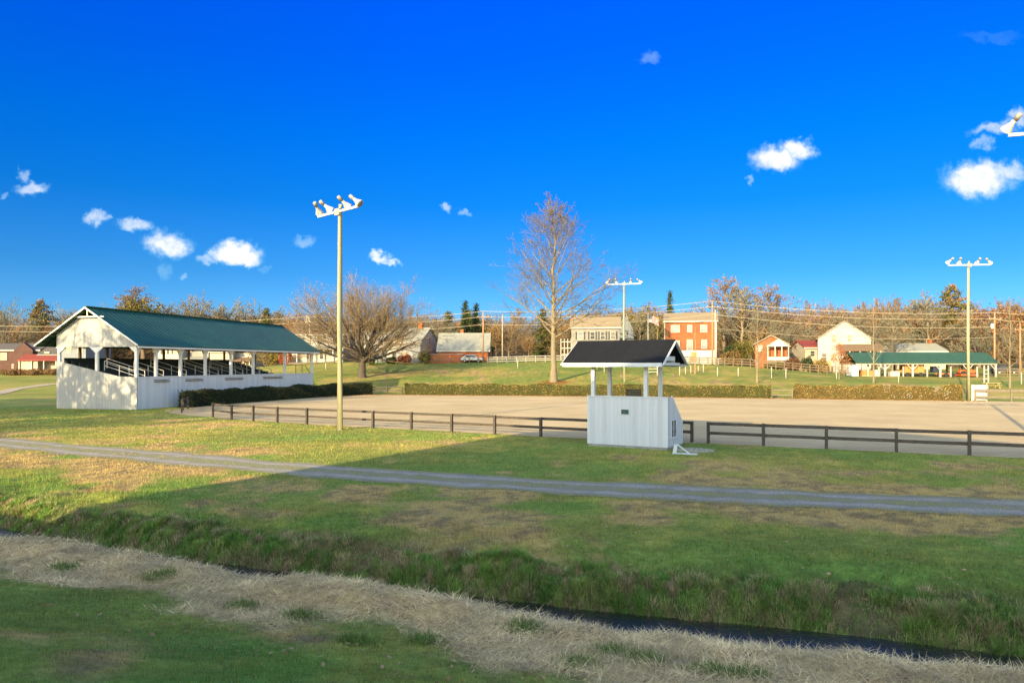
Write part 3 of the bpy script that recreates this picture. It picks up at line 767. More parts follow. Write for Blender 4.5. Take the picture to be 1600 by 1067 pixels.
bg('rust', 455, 492, 175, .95, 'orange brown leafy tree over the far end of the grandstand roof')
bg('oak', 484, 484, 185, .75, 'brown leafy tree between the grandstand roof end and the round tree')
bg('bareD', 437, 478, 215, 1.3, 'faint bare tree between the small conifer and the orange tree')
bg('cedar', 700, 488, 172, 1.5, 'olive evergreen directly behind the red cottage chimney')
bg('spruce', 727, 472, 180, 1.15, 'dark narrow evergreen rising behind the red cottage roof')
bg('spruce', 744, 476, 184, 1.2, 'dark evergreen next to the utility pole behind the red cottage')
bg('olive', 700, 510, 170, 1.2, 'wide olive bushy tree left of the red cottage roof')
bg('cedar', 848, 484, 175, 1.6, 'olive evergreen behind the tall tree')
bg('oak', 826, 520, 165, 1.0, 'brown leafy tree left of the tall tree trunk')
bg('bareB', 795, 490, 180, 1.1, 'brown bare tree between the two utility poles and tall tree')
bg('dark', 866, 530, 165, .9, 'dark green tree behind the trunk of the tall tree')
bg('oak', 962, 480, 185, .95, 'orange brown leafy tree behind the grey house roof')
bg('olive', 992, 470, 180, 1.15, 'large olive and brown tree behind the flagpole')
bg('oak', 1022, 474, 190, .9, 'brown leafy tree left of the dark spruce')
bg('spruce', 1047, 457, 185, .72, 'dark pointed spruce just left of the brick colonial roof')
bg('bareC', 1132, 430, 185, 1.35, 'tall reddish bare tree over the right end of the brick colonial')
bg('bareD', 1160, 436, 180, 1.3, 'tall pale bare tree right of the brick colonial house')
bg('bareC', 1200, 443, 190, 1.35, 'reddish bare tree behind the small brick bungalow')
bg('olive', 1160, 520, 152, 1.0, 'large olive bush right of the brick colonial house')
bg('bareB', 1250, 485, 170, 1.1, 'brown bare tree behind the red roofed little house')
bg('dark', 1135, 540, 160, .7, 'dark bush beside the brick colonial wall')
bg('oak', 1405, 500, 175, .9, 'brown leafy tree right of the white gabled house')
bg('dark', 1437, 505, 180, .8, 'dark green tree behind the long low house')
bg('bareD', 1450, 452, 165, 1.45, 'pale bare tree immediately left of the tall pine')
bg('pine', 1487, 449, 170, .78, 'tall layered pine left of the right floodlight pole')
bg('rust', 1568, 471, 190, 1.3, 'rusty red leafy tree in the woods at the right edge')
bg('bareB', 1595, 490, 160, 1.1, 'brown bare tree beyond the right utility poles')
bg('bareB', 30, 500, 168, 1.2, 'brown bare tree behind the left brick house roof')
bg('oak', 85, 500, 178, 1.2, 'brown leafy tree left of the grandstand gable')
bg('oak', 1190, 498, 180, 1.0, 'brown leafy tree behind the bungalow roof')
bg('olive', 620, 520, 180, 1.1, 'olive tree behind the white house roof')
bg('oak', 530, 500, 185, 1.1, 'brown leafy tree behind the white porch house')
bg('bareB', 655, 478, 185, 1.2, 'brown bare tree over the white house gable')

bg('oak', 712, 496, 188, 1.0, 'brown leafy tree between the olive and dark evergreens behind the red cottage')
bg('olive', 757, 492, 186, 1.0, 'olive tree behind the brown utility pole of the red cottage')
bg('oak', 775, 496, 180, .8, 'brown leafy tree right of the red cottage roof')
bg('bareC', 808, 486, 192, 1.3, 'reddish bare tree behind the white fence left of the tall tree')
bg('cedar', 732, 486, 190, 1.6, 'wide olive evergreen behind the two dark narrow evergreens')
bg('oak', 900, 486, 190, 1.0, 'brown leafy tree behind the left end of the grey colonial roof')
bg('bareA', 925, 480, 195, 1.3, 'grey bare tree above the grey colonial roof')
bg('bareD', 1000, 478, 158, 1.2, 'pale bare tree in front of the large olive tree by the flagpole')
bg('bareB', 1270, 500, 153, 1.1, 'brown bare tree between the bungalow and the white gabled house')
bg('bareD', 1395, 480, 152, 1.3, 'pale bare tree right behind the white gabled house')
bg('bareA', 1235, 492, 165, 1.3, 'grey bare tree behind the white porch of the bungalow')
bg('bareA', 1330, 476, 180, 1.5, 'grey bare tree behind the peak of the white gabled house')
bg('bareA', 1530, 486, 165, 1.4, 'grey bare tree right of the right floodlight pole')
bg('bareB', 885, 505, 158, 1.0, 'brown bare tree at the left wall of the grey colonial')
bg('bareA', 675, 488, 165, 1.4, 'grey bare tree between the white house and the red cottage')
bg('bareD', 500, 480, 175, 1.4, 'pale bare tree left of the round tree crown')
# far wood that reads as one mass
def woodland():
    rng = np.random.default_rng(77); Vs, Ls, base = [], [], 0
    vs = []
    for sd in (1, 2, 3, 4):
        t = (leader_tree(200+sd, 15, .22, .25, lambda z: np.interp(z, [.2,.5,1], [.15,.2,.04]), 15, 50, 25, dict(up=.2, wob=.08, n=[0,5,4], ang=(22,50), lf=(.5,.8), rf=.5, rmin=.04, minL=1), 3)
             if sd < 3 else vase_tree(200+sd, 14, .25, .2, .38, 10, dict(up=.15, wob=.08, n=[0,5,4], ang=(22,50), lf=(.5,.8), rf=.5, rmin=.04, minL=1), 3))
        a, b = t.arrays('trunk'), t.arrays('twigs')
        vs.append((np.concatenate([a[0], b[0]]), np.concatenate([a[1], b[1]+len(a[0])])))
    top = lambda px: np.interp(px, [-300,0,150,400,520,700,760,860,950,1080,1230,1400,1500,1620,1900], [494,494,490,488,490,494,490,490,483,482,478,468,476,474,480])
    LP, LC = [], []
    for i in range(520):
        px = rng.uniform(-280, 1880); Y = rng.uniform(188, 262); x = PX(px, Y); z = hz(x, Y)
        H = max(8, ZP(top(px)+rng.normal()*6+3, Y)-z); s = H/15; a = rng.uniform(0, 6.28); k = rng.integers(0, 4)
        V, Lx = vs[k]; R = np.array(((math.cos(a), -math.sin(a), 0), (math.sin(a), math.cos(a), 0), (0, 0, 1)))
        Vs.append((V*np.array((s*1.25, s*1.25, s)))@R.T + np.array((x, Y, z))); Ls.append(Lx+base); base += len(V)
        # leaves and undergrowth
        m = 330; q = rng.normal(size=(m, 3))*np.array((2.3, 2.3, 1)); q[:, 2] = H*.92*rng.beta(1.5, 1.7, m)
        q += rng.normal(size=3)*1.5*np.array((1, 1, 0))
        LP.append(q+np.array((x, Y, z))); LC.append(np.array([(.22,.125,.055),(.18,.11,.05),(.26,.14,.06),(.13,.10,.035),(.2,.14,.075)])[rng.integers(0, 5)]*rng.uniform(.6, 1.3, m)[:, None])
    V = np.concatenate(Vs); L = np.concatenate(Ls); P = np.concatenate(LP); C = np.concatenate(LC); n = len(P)
    e1 = rng.normal(size=(n, 3))+np.array((0, 0, 1.0)); e1 /= np.linalg.norm(e1, axis=1)[:, None]; e2 = np.cross(e1, rng.normal(size=(n, 3))); e2 /= np.linalg.norm(e2, axis=1)[:, None]
    s = rng.uniform(.35, 1.0, n)[:, None]; wd = rng.uniform(.03, .10, n)[:, None]*np.where(rng.random(n) < .25, 2.5, 1)[:, None]
    Q = np.stack([P-e1*s, P-e2*wd, P+e1*s, P+e2*wd], 1).reshape(-1, 3)
    cols = np.concatenate([np.broadcast_to(np.array((.17,.125,.078)), (len(V), 3)), np.repeat(C, 4, 0)])
    o = np_mesh('woodland', np.concatenate([V, Q]), np.concatenate([L, len(V)+np.arange(n*4).reshape(-1, 4)]), np.full(len(L)+n, 4), M['leaf'], colors=cols)
    tag(o, 'brown leafless woodland massed behind the houses', 'woods', kind='stuff')
woodland()

# trees out of frame on the left and the big hall behind the camera: both throw the shadows seen in the photo
for k, (x, y, s, kind) in enumerate(((-57,38,1.22,'bareB'),(-66,33,1.35,'bareA'),(-52,33,1.15,'bareD'),(-71,46,1.5,'bareB'),(-44,27,.9,'bareA'))):
    o = copy_tree(protos[kind][0]); o.name = 'bare_tree'; o.location = (x, y, hz(x, y)); o.scale = (s*1.25, s*1.25, s); o.rotation_euler = (0, 0, k*1.7)
    if 'group' in o: del o['group']
    tag(o, ['bare tree whose shadow falls on the grandstand end wall, out of frame','tall grey bare tree shading the grandstand gable, out of frame','slim bare tree shading the lawn left of the lane, out of frame','tall brown bare tree shading the grandstand roof, out of frame','small bare tree by the creek, out of frame left'][k], 'tree')

# ------------------------------------------------------------------ fences
def fence(name, pts, label, m, hpost=1.1, rails=(1.0,.52), rh=.15, rt=.045, pw=.14, cat='fence', group=None, face=-1, ends=True, zs=None):
    P = [Vector((x, y, hz(x, y) if zs is None else zs)) for x, y in pts]
    root = empty(name, P[0], 0, label, cat, group); o = P[0]
    D = [(P[min(i+1, len(P)-1)]-P[max(i-1, 0)]) for i in range(len(P))]
    offs = []
    for i, p in enumerate(P):
        d = D[i].copy(); d.z = 0; d.normalize(); nrm = Vector((d.y, -d.x, 0))
        q = p-o; Mx = Matrix.Translation(q) @ Matrix.Rotation(math.atan2(d.y, d.x), 4, 'Z')
        MB().box(-pw/2, pw/2, -pw/2, pw/2, -.3, hpost+random.uniform(-.015, .02), Mx).build('post', m, root)
        offs.append(q + nrm*(pw/2+rt/2+.002)*face)
    for r in rails:
        mb = MB()
        for a, b in zip(offs[:-1], offs[1:]):
            j = Vector((0, 0, random.uniform(-.012, .012)))
            mb.bar(a+Vector((0,0,r))+j, b+Vector((0,0,r))+j, rt, rh)
        mb.build('rail', m, root)
    return root
fence('arena_fence', FENCE_L, 'long dark two rail fence curving left from the white booth', M['fence_dark'])
fence('arena_fence', [(8.55,38.5),(9.3,38.05)], 'stub of dark fence ending at the right side of the booth', M['fence_dark'])
fence('arena_fence', [(10.0,37.5),(12.4,36.3),(14.95,35.0),(17.6,33.7),(20.2,32.5),(22.8,31.2),(25.5,29.9),(28.2,28.6)], 'dark two rail fence right of the booth in the shade', M['fence_dark'])
a, b = Vector((-29.3,66.5,0)), Vector((-27.6,61.5,0))
fence('arena_fence', [(a.x,a.y),(-28.6,64.0),(b.x,b.y)], 'short dark fence at the near end of the left hedge', M['fence_dark'])
def span_px(px0, y0, px1, y1, Y0, Y1, n):
    return [(PX(lerp(px0, px1, k/n), lerp(Y0, Y1, k/n)), lerp(Y0, Y1, k/n)) for k in range(n+1)]
fence('gate_fence', span_px(581,0,629,0,99.6,98.4,2), 'dark rail gate between the left and the middle hedge', M['fence_dark'], 1.1, (1.0,.55))
fence('gate_fence', span_px(1206,0,1238,0,88.0,87.2,1), 'pale rail gate between the middle and the right hedge', M['fence_grey'], 1.25, (1.0,.4), .12)
fence('arena_fence', [(PX(1524,80.5),80.5),(PX(1580,79.5),79.5),(PX(1640,78.3),78.3),(PX(1700,77),77)], 'weathered grey fence right of the right hedge', M['fence_grey'], 1.35, (1.22,.5), .22)
fence('board_fence', span_px(762,0,1152,0,141,140,26), 'white three rail fence along the lawn below the houses', M['fence_white'], 1.25, (1.15,.75,.35), .15)
fence('board_fence', span_px(1066,0,1332,0,137,126,20), 'brown three rail fence below the bungalow and white gabled house', M['fence_brown'], 1.45, (1.35,.92,.5), .13)
fence('board_fence', span_px(1556,0,1700,0,128,124,8), 'brown rail fence right of the pavilion', M['fence_brown'], 1.35, (1.25,.8,.4), .13)
fence('board_fence', span_px(590,0,762,0,143,141,12), 'thin grey rail fence in front of the white house and red cottage', M['fence_grey'], 1.2, (1.1,.65), .10)
# tan board fence by the white gabled house
r = empty('board_fence', (PX(1263,140),140,hz(PX(1263,140),140)), 0, 'tan solid board fence left of the white gabled house', 'fence')
MB().box(0,4.0,-.04,.04,0,1.9,Matrix.Rotation(-.5,4,'Z')).build('panel', M['fence_board'], r)
for k in range(3): MB().box(1.3+k*1.2,1.42+k*1.2,.05,.15,0,2.0,Matrix.Rotation(-.5,4,'Z')).build('post', M['fence_board'], r)

# ------------------------------------------------------------------ hedges
def hedge(name, pts, label, hh, wid, cols, n, leaf=.15, spots=None, seed=0):
    rng = np.random.default_rng(seed)
    R = resample(pts, .5); R = np.concatenate([R, [pts[-1]]]); d = np.gradient(R, axis=0); d /= np.hypot(d[:, 0], d[:, 1])[:, None]; nr = np.stack([-d[:, 1], d[:, 0]], -1)
    m = len(R); Z = height(R[:, 0], R[:, 1])
    prof = np.array([(-.5,-.1),(-.52,.35),(-.5,.8),(-.4,.97),(0,1.0),(.4,.97),(.5,.8),(.52,.35),(.5,-.1)])
    K = len(prof); s = np.arange(m)*.5
    wv = (fbm(s*.4+seed, s*0+1, 3)-.5)*.22; hv = (fbm(s*.6+seed+40, s*0+2, 4)-.5)*.42
    off = prof[None, :, 0]*(wid*(.86+wv[:, None])); up = prof[None, :, 1]*(hh*(.93+hv[:, None]))
    V = np.stack([R[:, 0, None]+nr[:, 0, None]*off, R[:, 1, None]+nr[:, 1, None]*off, Z[:, None]+up], -1)
    I = np.arange(m*K).reshape(m, K)
    L = np.stack([I[:-1,:-1], I[1:,:-1], I[1:,1:], I[:-1,1:]], -1).reshape(-1, 4)
    caps = [I[0], I[-1][::-1]]
    Vf = V.reshape(-1, 3); cols = np.array(cols)
    core = np.broadcast_to(cols[0]*.7, (len(Vf), 3))
    # leaves spread over the surface, end faces included
    i = rng.integers(0, m-1, n); k = rng.integers(0, K-1, n); a, b = rng.random(n), rng.random(n)
    P = (V[i, k]*(1-a)[:, None]+V[i+1, k]*a[:, None])*(1-b)[:, None] + (V[i, k+1]*(1-a)[:, None]+V[i+1, k+1]*a[:, None])*b[:, None]
    ne = n//25; e = np.where(rng.random(ne) < .5, 0, m-1); o2, u2 = rng.uniform(-.5, .5, ne), rng.uniform(0, 1, ne)
    Pe = np.stack([R[e, 0]+nr[e, 0]*o2*wid, R[e, 1]+nr[e, 1]*o2*wid, Z[e]+u2*hh], -1)
    P = np.concatenate([P, Pe]); P = P + rng.normal(size=P.shape)*np.array((.05,.05,.045))
    q = .3+.4*np.clip((fbm(P[:, 0]*.8+seed, P[:, 2]*1.3+P[:, 1]*.4, 4)-.33)/.3, 0, 1)
    t = np.clip((q-.3)/.4, 0, .999)*(len(cols)-1); j = t.astype(int)
    C = cols[j]+(cols[np.minimum(j+1, len(cols)-1)]-cols[j])*(t-j)[:, None]
    C = C*rng.uniform(.5, 1.5, len(C))[:, None]
    if spots is not None:
        (s0, s1), sc_ = spots
        frac = np.concatenate([i/m, np.full(ne, 2.)])
        pick = (frac > s0) & (frac < s1) & (rng.random(len(C)) < .13*sst(.5, .6, fbm(P[:, 0]*2, P[:, 2]*2, 3))*4)
        C[pick] = sc_
    npt = len(P)
    e1 = rng.normal(size=(npt, 3)); e1 /= np.linalg.norm(e1, axis=1)[:, None]; e2 = np.cross(e1, rng.normal(size=(npt, 3))); e2 /= np.linalg.norm(e2, axis=1)[:, None]
    sz = (leaf*rng.uniform(.5, 1.2, npt))[:, None]/2
    Q = np.stack([P-e1*sz, P-e2*sz*.7, P+e1*sz, P+e2*sz*.7], 1).reshape(-1, 3)
    allV = np.concatenate([Vf, Q]); LL = np.concatenate([L.ravel(), caps[0], caps[1], len(Vf)+np.arange(npt*4)])
    sizes = np.concatenate([np.full(len(L), 4), [K, K], np.full(npt, 4)])
    o = np_mesh(name, allV, LL, sizes, M['leaf'], colors=np.concatenate([core, np.repeat(C, 4, 0)]))
    return tag(o, label, 'hedge')
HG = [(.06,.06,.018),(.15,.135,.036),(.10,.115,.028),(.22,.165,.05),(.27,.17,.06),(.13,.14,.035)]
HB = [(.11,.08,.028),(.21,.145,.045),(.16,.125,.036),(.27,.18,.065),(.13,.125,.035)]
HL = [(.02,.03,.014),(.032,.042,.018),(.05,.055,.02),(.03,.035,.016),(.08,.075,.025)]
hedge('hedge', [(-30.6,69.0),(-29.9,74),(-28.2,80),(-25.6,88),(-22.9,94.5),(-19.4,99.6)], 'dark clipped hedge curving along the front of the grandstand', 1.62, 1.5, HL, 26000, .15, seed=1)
hedge('hedge', [(-14.2,98.7),(-6,97.6),(0,96.5),(10,94.3),(20,91.7),(31,88.4)], 'green clipped hedge in the middle, behind the booth', 1.55, 1.5, HG, 30000, .15, seed=2)
hedge('hedge', [(33.6,87.5),(42,85),(50.2,82.3)], 'browner clipped hedge with white flowers at right', 1.72, 1.5, HB, 22000, .15, spots=((.5,.9),(.40,.36,.30)), seed=3)
# fallen leaves at the foot of the hedges and of the tall tree
n = 9000; t = RNG.random(n)
HX = np.interp(t, [0,.12,.2,.5,.75,1], [-24,-19.6,-14,10,31,51]); HY = np.interp(HX, [-24,-19.4,-14.2,0,10,20,31,50.2], [90,97.4,97.2,95.0,92.9,90.4,87.2,81.2])
P = np.stack([HX+RNG.normal(0, .3, n), HY-.1+np.abs(RNG.normal(0, .5, n))*np.where(RNG.random(n) < .7, -1, 1)+.35, np.zeros(n)], -1)
p = cast(866, 598); k = 1600
P = np.concatenate([P, np.stack([p.x+RNG.normal(0, 1.3, k), p.y+RNG.normal(0, 1.0, k), np.zeros(k)], -1)]); P[:, 2] = height(P[:, 0], P[:, 1])+.035
C = np.array([(.42,.20,.06),(.36,.15,.045),(.45,.27,.10),(.28,.13,.05)])[RNG.integers(0, 4, len(P))]*RNG.uniform(.7, 1.2, len(P))[:, None]
tag(leaf_quads(P, np.full(len(P), .17), C, 'fallen_leaves', M['leaf'], flat=True), 'fallen orange leaves along the foot of the hedges', 'leaves', kind='stuff')
# brown leaves strewn on the near banks
n = 1500; X, Y = spread(n*6, 8, 26); c = creek_dist(X, Y); ok = (np.abs(c) < 5) & (np.abs(c) > .3); X, Y = X[ok][:n], Y[ok][:n]; n = len(X)
C = np.array([(.30,.17,.09),(.22,.12,.07),(.38,.25,.15)])[RNG.integers(0, 3, n)]
tag(leaf_quads(np.stack([X, Y, height(X, Y)+.05], -1), np.full(n, .075), C, 'dead_leaves', M['leaf'], flat=True), 'scattered dead brown leaves on the creek banks', 'leaves', kind='stuff')

# ------------------------------------------------------------------ grandstand
GA = math.atan2(.9737, .2278)
g = empty('grandstand', (-33.5,65.7,0), GA, 'white open sided grandstand with long green roof', 'grandstand')
LU, WD = 32.1, 8.6
RZ = lambda w: 9.15-abs(w-4.95)*.62
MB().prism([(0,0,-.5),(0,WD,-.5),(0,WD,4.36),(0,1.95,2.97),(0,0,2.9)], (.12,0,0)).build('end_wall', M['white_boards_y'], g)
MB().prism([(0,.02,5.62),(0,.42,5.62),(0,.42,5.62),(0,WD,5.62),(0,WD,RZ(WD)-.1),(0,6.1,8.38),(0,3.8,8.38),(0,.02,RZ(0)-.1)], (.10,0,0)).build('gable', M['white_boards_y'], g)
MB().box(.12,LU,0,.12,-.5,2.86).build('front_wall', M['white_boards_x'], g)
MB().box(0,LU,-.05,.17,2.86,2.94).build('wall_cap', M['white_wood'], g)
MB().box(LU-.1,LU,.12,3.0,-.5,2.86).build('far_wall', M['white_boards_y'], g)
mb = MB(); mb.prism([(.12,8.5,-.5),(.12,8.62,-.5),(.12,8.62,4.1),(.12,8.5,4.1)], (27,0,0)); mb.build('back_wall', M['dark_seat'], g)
for sgn, nm in ((-1,'roof'),(1,'roof')):
    w0 = 4.95; w1 = -.62 if sgn < 0 else 10.5
    mb = MB().prism([(-.55,w0,9.22),(-.55,w1,RZ(w1)+.07),(-.55,w1,RZ(w1)-.03),(-.55,w0,9.12)], (LU+1.3,0,0))
    rf = mb.build(nm, M['green_metal'], g)
    rib = MB(); sx = -.5
    while sx < LU+.7:
        rib.bar((sx,w0,9.225),(sx,w1,RZ(w1)+.075),.03,.018); sx += .61
    rib.build('standing_seam', M['green_metal'], rf)
MB().bar((-.56,4.95,9.27),(LU+.76,4.95,9.27),.34,.07).build('ridge_cap', M['pale_green_metal'], g)
MB().box(-.5,LU+.7,-.60,-.52,5.50,5.66).build('fascia', M['white_wood'], g)
for w1 in (-.6, 10.48):
    MB().bar((-.6,4.95,9.16),(-.6,w1,RZ(w1)+.02),.05,.13).build('rake_board', M['white_wood'], g)
mb = MB()
for sx in np.arange(.4, LU+.3, 1.05):
    for w1 in (-.5, 10.3): mb.bar((sx,4.9,9.0),(sx,w1,RZ(w1)-.12),.06,.14)
mb.build('rafters', M['dark_seat'], g)
for wq in list(np.arange(5.5, 10.4, .55))+list(np.arange(-.4, 4.6, .55)):
    MB().bar((-.5,wq,RZ(wq)-.10),(.0,wq,RZ(wq)-.10),.1,.07).build('lookout', M['fence_brown'], g)
mb = MB().bar((-.3,3.2,8.34),(-.3,6.7,8.34),.08,.12); mb.bar((-.3,4.95,8.4),(-.3,4.95,9.08),.07,.09); mb.build('gable_truss', M['white_wood'], g)
UPOST = [.12, 2.6, 6.0, 9.8, 14.2, 18.4, 25.2, 31.95]
for u in UPOST:
    MB().box(u-.12,u+.12,.0,.24,2.94,5.6).build('post', M['white_wood'], g)
    mb = MB()
    for s in (-1, 1):
        if 0 < u+s*.6 < LU: mb.prism([(u+s*.12,.02,5.0),(u+s*.12,.02,5.6),(u+s*.62,.02,5.6)], (0,.2,0))
    mb.build('knee_brace', M['white_wood'], g)
for u in UPOST[1:]:
    MB().box(u-.1,u+.1,8.4,8.6,3.9,RZ(8.5)-.16).build('post', M['fence_brown'], g)
for wq in (4.3, 8.4):
    MB().box(.02,.24,wq-.13,wq+.13,3.3 if wq < 5 else 4.2,5.66).build('post', M['white_wood'], g)
mb = MB()
for wq, s in ((.24,1),(4.17,-1),(4.43,1),(8.27,-1)): mb.prism([(.02,wq,5.1),(.02,wq,5.62),(.02,wq+s*.6,5.62)], (.16,0,0))
mb.build('knee_brace', M['white_wood'], g)
mb = MB(); mb.box(.15,LU-.1,.1,.2,5.42,5.6); mb.box(.15,27,8.42,8.58,5.9,6.1); mb.build('beam', M['fence_brown'], g)
UEND = 26.3
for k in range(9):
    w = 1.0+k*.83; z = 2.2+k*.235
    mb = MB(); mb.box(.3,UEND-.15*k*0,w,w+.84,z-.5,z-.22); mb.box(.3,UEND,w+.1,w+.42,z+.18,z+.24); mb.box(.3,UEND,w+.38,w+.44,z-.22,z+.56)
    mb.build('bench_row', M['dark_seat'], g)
for k, u in enumerate((.9,2.1,4.6,7.9,11.6,13.1,16.2,17.6,21.0,23.5)):
    mb = MB(); za, zb = 2.95, 3.0
    A0, A1 = (u,.9,3.45), (u,4.2+.8*(k % 2),4.38+.22*(k % 2))
    mb.bar(A0, A1, .045,.05); mb.bar((u,.9,3.0),(u,A1[1],A1[2]-.45),.04,.045)
    mb.bar((u,.9,2.3),(u,.9,3.48),.06,.06); mb.bar((u,2.6,2.8),(u,2.6,3.92),.06,.06); mb.bar((u,A1[1],A1[2]-.9),(u,A1[1],A1[2]),.06,.06)
    mb.build('handrail', M['rail_white'], g)
for u0, u1 in ((2.2,4.2),(6.6,9.2),(12.9,16.2),(20.2,24.4)):
    mb = MB(); mb.box(u0,u1,-.13,-.002,2.42,2.47); mb.box(u0,u1,-.11,-.002,2.58,2.62); f = mb.build('wall_shelf', M['dark_seat'], g)
mb = MB(); mb.bar((27.2,1.0,4.0),(31.8,1.0,3.95),.05,.05); mb.bar((31.8,1.0,3.95),(33.6,1.0,2.5),.05,.05); mb.bar((31.0,1,2.9),(31.0,1,3.95),.05,.05); mb.bar((29.4,1,2.9),(29.4,1,3.97),.05,.05); mb.bar((33.6,1,1.2),(33.6,1,2.5),.05,.05)
mb.build('stair_rail', M['black_metal'], g)
mb = MB()
for k in range(10): mb.box(LU+.05+k*.28,LU+.35+k*.28,.4,1.8,2.5-k*.27,2.58-k*.27)
mb.build('stairs', M['dark_seat'], g)
MB().box(.3,LU-.2,.2,2.0,2.0,2.1).build('walkway', M['concrete'], g)

# ------------------------------------------------------------------ judges' booth
BA = math.radians(-30)
b = empty('judges_booth', (3.75,36.49,0), BA, 'white boarded judges booth with black gabled roof by the arena fence', 'booth')
BW, BD = 4.08, 2.4
MB().box(0,BW,0,.1,.12,2.44).build('front_wall', M['booth_boards'], b)
MB().prism([(BW-.1,.1,.12),(BW-.1,BD,.12),(BW-.1,BD,1.08),(BW-.1,.75,2.44),(BW-.1,.1,2.44)], (.1,0,0)).build('side_wall', M['booth_boards_side'], b)
MB().prism([(0,.1,.12),(0,BD,.12),(0,BD,1.08),(0,.75,2.44),(0,.1,2.44)], (.1,0,0)).build('side_wall', M['booth_boards_side'], b)
MB().box(.1,BW-.1,BD-.1,BD,.12,1.08).build('back_wall', M['booth_boards'], b)
MB().box(.1,BW-.1,.1,BD-.1,.85,.93).build('floor', M['fence_grey'], b)
mb = MB(); mb.box(-.03,BW+.03,-.03,.13,2.44,2.49); mb.bar((BW-.05,.75,2.47),(BW-.05,BD+.03,1.10),.16,.05,(1,0,0)); mb.bar((.05,.75,2.47),(.05,BD+.03,1.10),.16,.05,(1,0,0)); mb.build('wall_cap', M['booth_trim'], b)
mb = MB(); mb.box(.03,BW-.03,.02,BD-.02,-.2,.12); mb.build('skirt', M['concrete'], b)
mb = MB()
for x in (0, BW-.1): mb.box(x-.012,x+.112,-.014,-.002,.12,2.44)
mb.build('corner_trim', M['booth_trim'], b)
for x in (.22, 2.95):
    for y in (.2, 2.3):
        MB().box(x-.09,x+.09,y-.09,y+.09,(.93),4.12).build('post', M['booth_trim'], b)
E0, E1, U0, U1, VR = -.45, 3.33, -1.18, 3.98, 1.44
rz_ = lambda v: 5.24-abs(v-VR)*.60
for v1 in (E0, E1):
    MB().prism([(U0,VR,5.24),(U0,v1,rz_(v1)),(U0,v1,rz_(v1)-.07),(U0,VR,5.17)], (U1-U0,0,0)).build('roof', M['shingle_black'], b)
MB().box(U0+.02,U1-.02,E0-.035,E0+.02,rz_(E0)-.20,rz_(E0)-.012).build('fascia', M['booth_trim'], b)
MB().box(U0+.02,U1-.02,E1-.02,E1+.035,rz_(E1)-.20,rz_(E1)-.012).build('fascia', M['booth_trim'], b)
for uu in (U0-.02, U1+.02):
    mb = MB()
    for v1 in (E0-.03, E1+.03): mb.bar((uu,VR,5.13),(uu,v1,rz_(v1)-.09),.05,.13,(1,0,0))
    mb.build('rake_board', M['booth_trim'], b)
mb = MB()
for y in (.2, 2.3): mb.box(U0+.3,U1-.3,y-.06,y+.06,4.12,4.27)
for x in (U0+.4,.22,1.6,2.95,U1-.3): mb.box(x-.05,x+.05,E0+.3,E1-.3,3.98,4.10)
mb.build('beam', M['booth_trim'], b)
mb = MB().box(U1-.32,U1-.28,.55,2.33,4.2,4.42); mb.build('tie_board', M['booth_trim'], b)
MB().box(1.78,2.16,-.035,-.004,1.63,1.85).build('sign_plate', M['sign_green'], b)
MB().box(1.76,2.18,-.028,-.003,1.61,1.87).build('sign_frame', M['booth_trim'], b)
w = MB(); 
w.box(BW+.002,BW+.05,.45,.52,.5,1.42); w.box(BW+.002,BW+.05,1.18,1.25,.5,1.42); w.box(BW+.002,BW+.05,.52,1.18,1.35,1.42); w.box(BW+.002,BW+.05,.52,1.18,.5,.57); w.box(BW+.002,BW+.045,.83,.87,.57,1.35)
wf = w.build('window', M['booth_trim'], b)
MB().box(BW+.001,BW+.02,.52,1.18,.57,1.35).build('pane', M['glass'], wf)
# chair in the booth
def blocal(x, y, z): return b.matrix_basis @ Vector((x, y, z))
bl = Matrix.Translation((3.75,36.49,0)) @ Matrix.Rotation(BA, 4, 'Z')
p = bl @ Vector((2.1,.75,.93))
ch = empty('office_chair', p, BA+.3, 'black slatted chair inside the booth', 'chair')
mb = MB()
for k in range(7): mb.box(-.31,.31,.24,.29,1.15+k*.105,1.15+k*.105+.08)
mb.build('backrest', M['black_metal'], ch)
mb = MB().box(-.36,-.31,.22,.30,.6,1.9); mb.box(.31,.36,.22,.30,.6,1.9); mb.build('back_frame', M['black_metal'], ch)
MB().box(-.33,.33,-.35,.22,.92,1.0).build('seat', M['black_metal'], ch)
for x in (-.3, .3):
    for y in (-.3, .26): MB().box(x-.03,x+.03,y-.03,y+.03,0,.92).build('leg', M['black_metal'], ch)
# white wooden step and gravel patch beside it
p = cast(1058, 709)
s = empty('wooden_step', p, math.radians(-22), 'small white wooden trestle step leaning at the right corner of booth', 'step')
mb = MB(); mb.bar((-.12,0,0),(-.05,0,.42),.16,.04,(0,1,0)); mb.build('upright', M['booth_trim'], s)
mb = MB(); mb.bar((-.02,0,.45),(.55,0,.03),.05,.10,(0,1,0)); mb.build('brace', M['booth_trim'], s)
MB().box(-.2,.9,-.12,.12,0,.05).build('base_board', M['booth_trim'], s)
q = cast(1084, 703)
rg = [(q.x+math.cos(a)*.95*(.75+.5*float(fbm(np.array([a*1.3]), np.array([2.2]), 3)[0])), q.y+math.sin(a)*1.0*(.75+.5*float(fbm(np.array([a*1.1]), np.array([8.2]), 3)[0])), .01) for a in np.linspace(0, 6.28, 40)[:-1]]
me = MB(); me.add(rg, [tuple(range(len(rg)))]); tag(me.build('gravel_patch', mat('worn_gravel', (.34,.31,.25), .95, .4, 6, bump=.02)), 'pale worn gravel patch by the booth', 'gravel', kind='structure')

